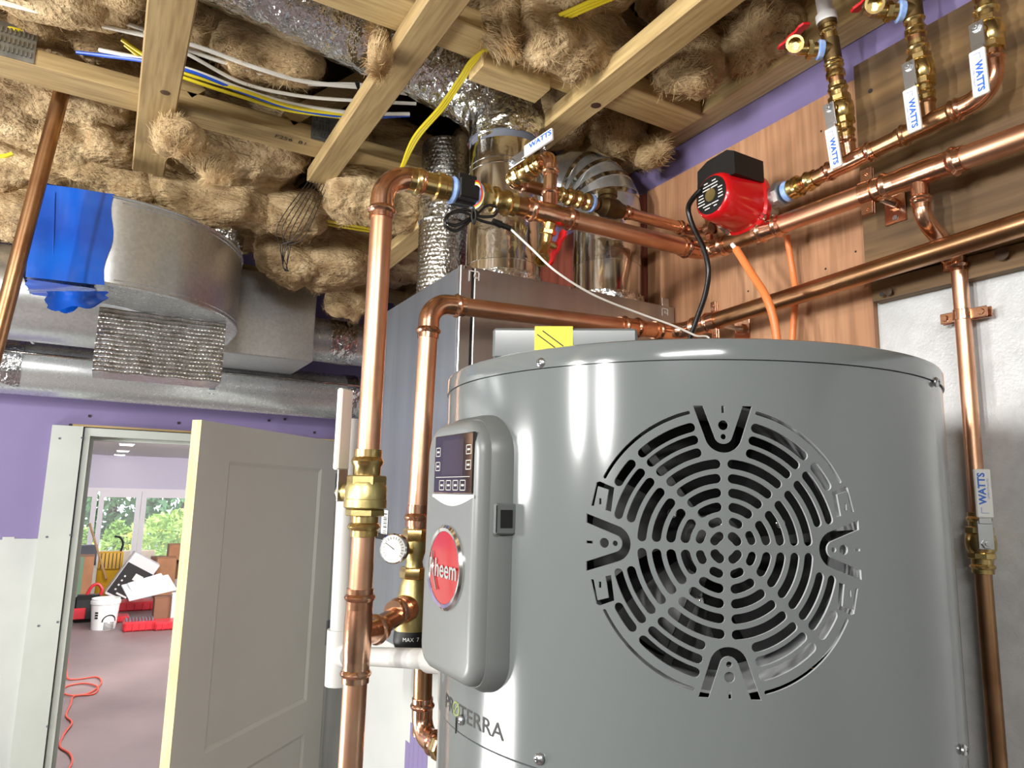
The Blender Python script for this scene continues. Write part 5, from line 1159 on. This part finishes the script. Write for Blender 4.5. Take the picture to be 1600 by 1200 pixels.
for k, (x, y) in enumerate(((206, 685), (198, 694), (192, 704), (187, 710))):
    p = P(x, y, Z=ZC2); f = thing('ceiling_downlight', ('nearest', 'second', 'third', 'farthest')[k]+' of four square downlights in the room beyond the door', 'ceiling light', (p.x, p.y, ZC2), 'downlights beyond the door')
    obj('trim_ring', MB().box((p.x-.09, p.y-.12, ZC2-.012), (p.x+.09, p.y+.12, ZC2)), CEILW, f, flat=True); obj('diffuser', MB().box((p.x-.075, p.y-.10, ZC2-.016), (p.x+.075, p.y+.10, ZC2-.0115)), LAMPE, f, flat=True)
def G(x, y): return P(x, y, Z=0)
def carton(lb, x0, x1, yb_, yt, mt, dep=.35, rz=0, cat='box', name='cardboard_box', lift=None, tape=None, Yp=None):
    a = G((x0+x1)/2, yb_) if Yp is None else P((x0+x1)/2, yb_, Y=Yp); k = (a-EYE).dot(fw)/F; hw2 = (x1-x0)/2*k; hh = (yb_-yt)*k
    ex = V((math.cos(rz), math.sin(rz), 0)); ey = V((-math.sin(rz), math.cos(rz), 0)); c = a+ey*dep/2+V((0, 0, hh/2))
    T = thing(name, lb, cat, a); obj('carton', MB().rbox(c, ex*hw2, ey*dep/2, V((0, 0, hh/2)), .006), mt, T)
    if tape: obj('tape', MB().obox(c-ey*(dep/2+.003), ex*hw2*.16, ey*.002, V((0, 0, hh/2))), tape, T)
    else: obj('flap', MB().obox(c+V((0, 0, hh/2+.004)), ex*hw2*.98, ey*dep*.24, V((0, 0, .004))), mt, T)
    return T
carton('tall brown carton with green tape at the left of the far room', 103, 136, 952, 872, CARD, .45, tape=M('green_tape', (96, 130, 104), rough=.5))
carton('grey appliance box behind the tall brown carton', 108, 142, 926, 855, GREYB, .3)
t_ = carton('pale box standing between the brown carton and the mop bucket', 137, 145, 942, 888, M('box_white', (190, 188, 180), rough=.6), .3); 
carton('wide pale board leaning below the far windows', 150, 232, 916, 862, M('pale_board', (206, 186, 160), rough=.7), .06, cat='board', name='leaning_board')
carton('dark brown carton standing by the door edge', 240, 266, 972, 936, CARDD, .3)
carton('open carton high on the pile by the door edge', 240, 268, 945, 874, CARD, .35, Yp=12.6)
carton('top carton of the pile by the door edge', 264, 290, 875, 852, CARD, .4, Yp=12.9)
carton('brown carton beneath the top carton of the pile', 238, 292, 905, 872, CARDD, .4, Yp=13.2)
carton('white jug-like container beside the dark brown carton', 266, 276, 972, 930, WHP, .2, cat='container', name='white_container')
# tilted printed carton and white plastic lid
tc = thing('printed_carton', 'tilted white carton with black printed panel in the far room', 'box', P(200, 935, Y=12.3)); ca = P(207, 903, Y=12.3); k = 10/F*1.0
ex = V((.80, 0, .58)).normalized(); ez = V((-.55, 0, .83)).normalized(); exx = V((.86, .1, -.5)).normalized(); ezz = V((.5, 0, .86)).normalized()
obj('carton', MB().rbox(ca, exx*.21, V((0, .18, 0)), ezz*.34, .01), M('carton_white', (214, 212, 210), rough=.6), tc)
obj('printed_panel', MB().obox(ca+V((0, -.183, 0))-ezz*.06, exx*.20, V((0, .002, 0)), ezz*.24), BLKI, tc)
q = MB()
for s, (a1_, b1_, w1, h1) in enumerate(((.05, .10, .06, .05), (.10, -.02, .07, .06), (-.12, .05, .012, .012), (-.12, -.02, .012, .012), (-.12, -.09, .012, .012), (-.12, -.16, .012, .012), (.0, -.2, .08, .012))): q.obox(ca+V((0, -.186, 0))-ezz*.06+exx*a1_+ezz*b1_, exx*w1, V((0, .001, 0)), ezz*h1)
obj('print_marks', q, WHI, tc)
tag(obj('clear_lid', MB().rbox(P(233, 918, Y=10.9), V((.28, 0, .06)), V((-.05, .14, .08)), V((-.03, -.05, .12))*.12, .006).rbox(P(232, 916, Y=10.9), V((.20, 0, .06)), V((-.05, .10, .08)), V((-.03, -.05, .12))*.2, .006), M('lid_white', (214, 220, 224), rough=.2)), 'pale plastic storage lid lying over the red crate', 'lid')
# yellow mop bucket
mb_ = thing('mop_bucket', 'yellow mop bucket with wringer and handles in the far room', 'bucket', G(166, 938)); bq = G(166, 938)
obj('tub', MB().lathe(bq, (0, 0, 1), [(.08, .20), (.46, .25), (.48, .26), (.48, .23), (.12, .19)], 20), YPL, mb_); obj('wringer', MB().rbox(bq+V((.0, .1, .60)), (.17, 0, 0), (0, .10, 0), (0, 0, .14), .02), YPL, mb_)
q = MB()
for i in range(6): q.obox(bq+V((-.13+.052*i, -.005, .60)), V((.006, 0, 0)), V((0, .004, 0)), V((0, 0, .12)))
obj('wringer_slot', q, BLKI, mb_)
obj('handle', MB().tube(smooth_pts([bq+V((.12, .1, .7)), bq+V((.15, .1, .86)), bq+V((.10, .1, .95)), bq+V((.02, .1, .97))], 5), .016, 8), BLACK, mb_)
for dx in (-.16, .16): obj('caster', MB().lathe(bq+V((dx-.02, -.1, .045)), (1, 0, 0), [(0, .045), (.04, .045)], 14), BLACK, mb_)
tag(obj('mop_pole', MB().tube([P(166, 905, Y=12.5), P(140, 818, Y=12.9)], .016, 10), wood('pole_wood', (186, 150, 110), (160, 124, 88), 'Z')), 'wooden mop pole leaning out of the yellow bucket', 'pole')
# white pail, tool bag, red tool cases
bk = G(161, 982); pa_ = thing('white_pail', 'white plastic pail with dark printed emblem on the concrete', 'bucket', bk)
obj('pail', MB().lathe(bk, (0, 0, 1), [(0, .135), (.30, .158), (.305, .168), (.34, .168), (.345, .158), (.37, .160), (.37, .152), (.05, .135)], 32), WHP, pa_)
q = MB()
def pb_(u_, v_, r_=.157): a = math.atan2(-bk.x, -bk.y)-u_/.15; return V((bk.x+r_*math.sin(a), bk.y+r_*math.cos(a), bk.z+v_))
for i in range(14): a0, a1 = pi*i/14, pi*(i+1)/14; q.add([pb_(.06+.085*math.cos(a), .10+.085*math.sin(a), .1535) if r_ else pb_(.06+.070*math.cos(a), .10+.070*math.sin(a), .1535) for a, r_ in ((a0, 1), (a1, 1), (a1, 0), (a0, 0))], [(0, 1, 2, 3)])
for i in range(5): q.add([pb_(.06-.06, .09-.018*i, .1525), pb_(.06+.06, .09-.018*i, .1525), pb_(.06+.06, .082-.018*i, .1525), pb_(.06-.06, .082-.018*i, .1525)], [(0, 1, 2, 3)])
for i in range(3): q.add([pb_(-.11, .22-.03*i, .156), pb_(-.07, .22-.03*i, .156), pb_(-.07, .20-.03*i, .156), pb_(-.11, .20-.03*i, .156)], [(0, 1, 2, 3)])
obj('emblem', q, BLKI, pa_)
obj('bail_handle', MB().tube(smooth_pts([bk+V((-.17, 0, .33)), bk+V((-.12, -.13, .26)), bk+V((0, -.18, .24)), bk+V((.12, -.13, .26)), bk+V((.17, 0, .33))], 5), .003, 6), STEEL, pa_) if False else None
tg = G(133, 973); tbg = thing('tool_bag', 'black and red tool bag left of the white pail', 'bag', tg)
obj('bag', MB().rbox(tg+V((0, .1, .17)), (.17, 0, 0), (0, .12, 0), (0, 0, .17), .05), BLACK, tbg); obj('pocket', MB().rbox(tg+V((-.08, -.03, .12)), (.07, 0, 0), (0, .02, 0), (0, 0, .07), .015), REDPL, tbg)
obj('handle', MB().tube(smooth_pts([tg+V((-.02, .1, .33)), tg+V((.03, .1, .44)), tg+V((.10, .1, .47)), tg+V((.15, .1, .40)), tg+V((.14, .1, .33))], 5), .02, 8), REDPL, tbg)
def case(lb, x0, x1, yb_, yt, dep, open_=False):
    a = G((x0+x1)/2, yb_); k = (a-EYE).dot(fw)/F; hw2 = (x1-x0)/2*k; hh = (yb_-yt)*k*.8; T = thing('red_tool_case', lb, 'tool case', a)
    obj('shell', MB().rbox(a+V((0, dep/2, hh/2)), (hw2, 0, 0), (0, dep/2, 0), (0, 0, hh/2), .02), REDPL, T); q = MB()
    for i in range(5): q.rbox(a+V((-hw2*.8+hw2*.4*i, -.003, hh*.5)), (hw2*.03, 0, 0), (0, .006, 0), (0, 0, hh*.42), .003)
    obj('rib', q, REDPL, T)
    if open_:
        q = MB()
        for i in range(9): q.rbox(a+V((hw2*(-.8+.2*i), dep*.5, hh+.01)), (hw2*.05, 0, 0), (0, dep*.3, 0), (0, 0, .012), .004)
        obj('tools', q, GREYB, T)
    return T
case('red crate under the pale plastic lid', 182, 238, 955, 938, .4); case('small red tool case behind the white pail', 175, 200, 973, 962, .3); case('open red tool case nearest the door edge', 194, 240, 987, 969, .35, True); case('second half of the open red case by the door edge', 242, 282, 985, 970, .35)
# orange extension cord
cord = [(107, 1005), (106, 1030), (104, 1060), (118, 1063), (150, 1060), (158, 1070), (140, 1084), (112, 1089), (98, 1085), (104, 1074), (130, 1070), (152, 1076), (146, 1086), (116, 1090), (110, 1104), (103, 1120), (112, 1132), (100, 1150), (93, 1168), (108, 1180), (112, 1195), (100, 1215)]
tag(obj('extension_cord', MB().tube(smooth_pts([G(x, y)+V((0, 0, .008+.004*(i % 3))) for i, (x, y) in enumerate(cord)], 6), .007, 8), M('orange_cord', (188, 70, 50), rough=.5)), 'orange extension cord coiled on the concrete beyond the door', 'cord')
# ================================================================== outdoors beyond the far windows
gr = struct('ground', MB().box((-30, 15.2, -.35), (40, 60, -.3)), M('gravel', (176, 176, 178), (150, 160, 130), rough=.9, scale=1.5))
def leafmat(n, a, b): return M(n, a, b, rough=.6, scale=1.3, detail=6, lo=.3, hi=.7)
LM = [leafmat('leaves_dark', (44, 84, 50), (92, 138, 84)), leafmat('leaves_mid', (70, 116, 70), (128, 170, 110)), leafmat('leaves_light', (120, 160, 70), (190, 214, 110)), leafmat('flowers', (220, 200, 60), (240, 224, 90))]
def foliage(c, h, n, s, seed):
    g = np.random.default_rng(seed); m = MB(); vv_ = []; ff_ = []
    for i in range(n):
        d = g.normal(size=3); d /= np.linalg.norm(d); r_ = g.uniform(.55, 1)**.5; p = V((c[0]+h[0]*d[0]*r_, c[1]+h[1]*d[1]*r_, c[2]+h[2]*d[2]*r_))
        a = V(g.normal(size=3)).normalized(); b = a.cross(V(g.normal(size=3))).normalized(); sc_ = s*g.uniform(.6, 1.4); o = len(vv_); vv_ += [p-a*sc_, p+b*sc_*.45, p+a*sc_, p-b*sc_*.45]; ff_.append((o, o+1, o+2, o+3))
    m.add(vv_, ff_); return m
BARK = M('bark', (84, 66, 50), rough=.9)
tl = ['leftmost tree seen through the far window', 'tall dark tree behind the left far pane', 'broad tree behind the window mullion', 'dense tree behind the right far pane', 'pale tree at the right of the far window']
for i, (x, y, h) in enumerate(((-1.9, 29, 3.2), (.4, 32.5, 3.6), (2.6, 29, 3.4), (5.0, 32.5, 3.6), (7.2, 29, 3.2))):
    t_ = thing('tree', tl[i], 'tree', (x, y, -.3), 'trees beyond the far windows')
    obj('crown', foliage((x, y, h*.75), (1.75, 1.2, h*.95), 2600, .17, 50+i), LM[i % 2], t_, flat=True); obj('trunk', MB().tube([(x, y, -.3), (x+.1, y, h)], [.16, .08], 8), BARK, t_)
sl = ['small pale shrub behind the left far pane', 'yellow-flowered shrub behind the right far pane', 'light green shrub at the foot of the right far pane', 'yellow flowering plant at the left edge of the far window']
for i, (px_, py_, Yd, hx, hz, mt) in enumerate(((180, 862, 19, .3, .6, 2), (240, 850, 19, .8, .55, 3), (268, 862, 16.6, .7, .8, 2), (124, 862, 18, .3, .4, 3))):
    c = P(px_, py_, Y=Yd); t_ = thing('shrub', sl[i], 'shrub', (c.x, c.y, -.3)); obj('leaves', foliage((c.x, c.y, (c.z+hz)*.5-.1), (hx, hx*.7, (c.z+hz)*.5+.2), 900, .08, 80+i), LM[2], t_, flat=True); obj('stem', MB().tube([(c.x, c.y, -.3), (c.x, c.y, c.z)], .02, 6), BARK, t_)
    if mt == 3: obj('flowers', foliage((c.x, c.y, c.z+.05), (hx, hx*.6, hz*.7), 260, .07, 90+i), LM[3], t_, flat=True)
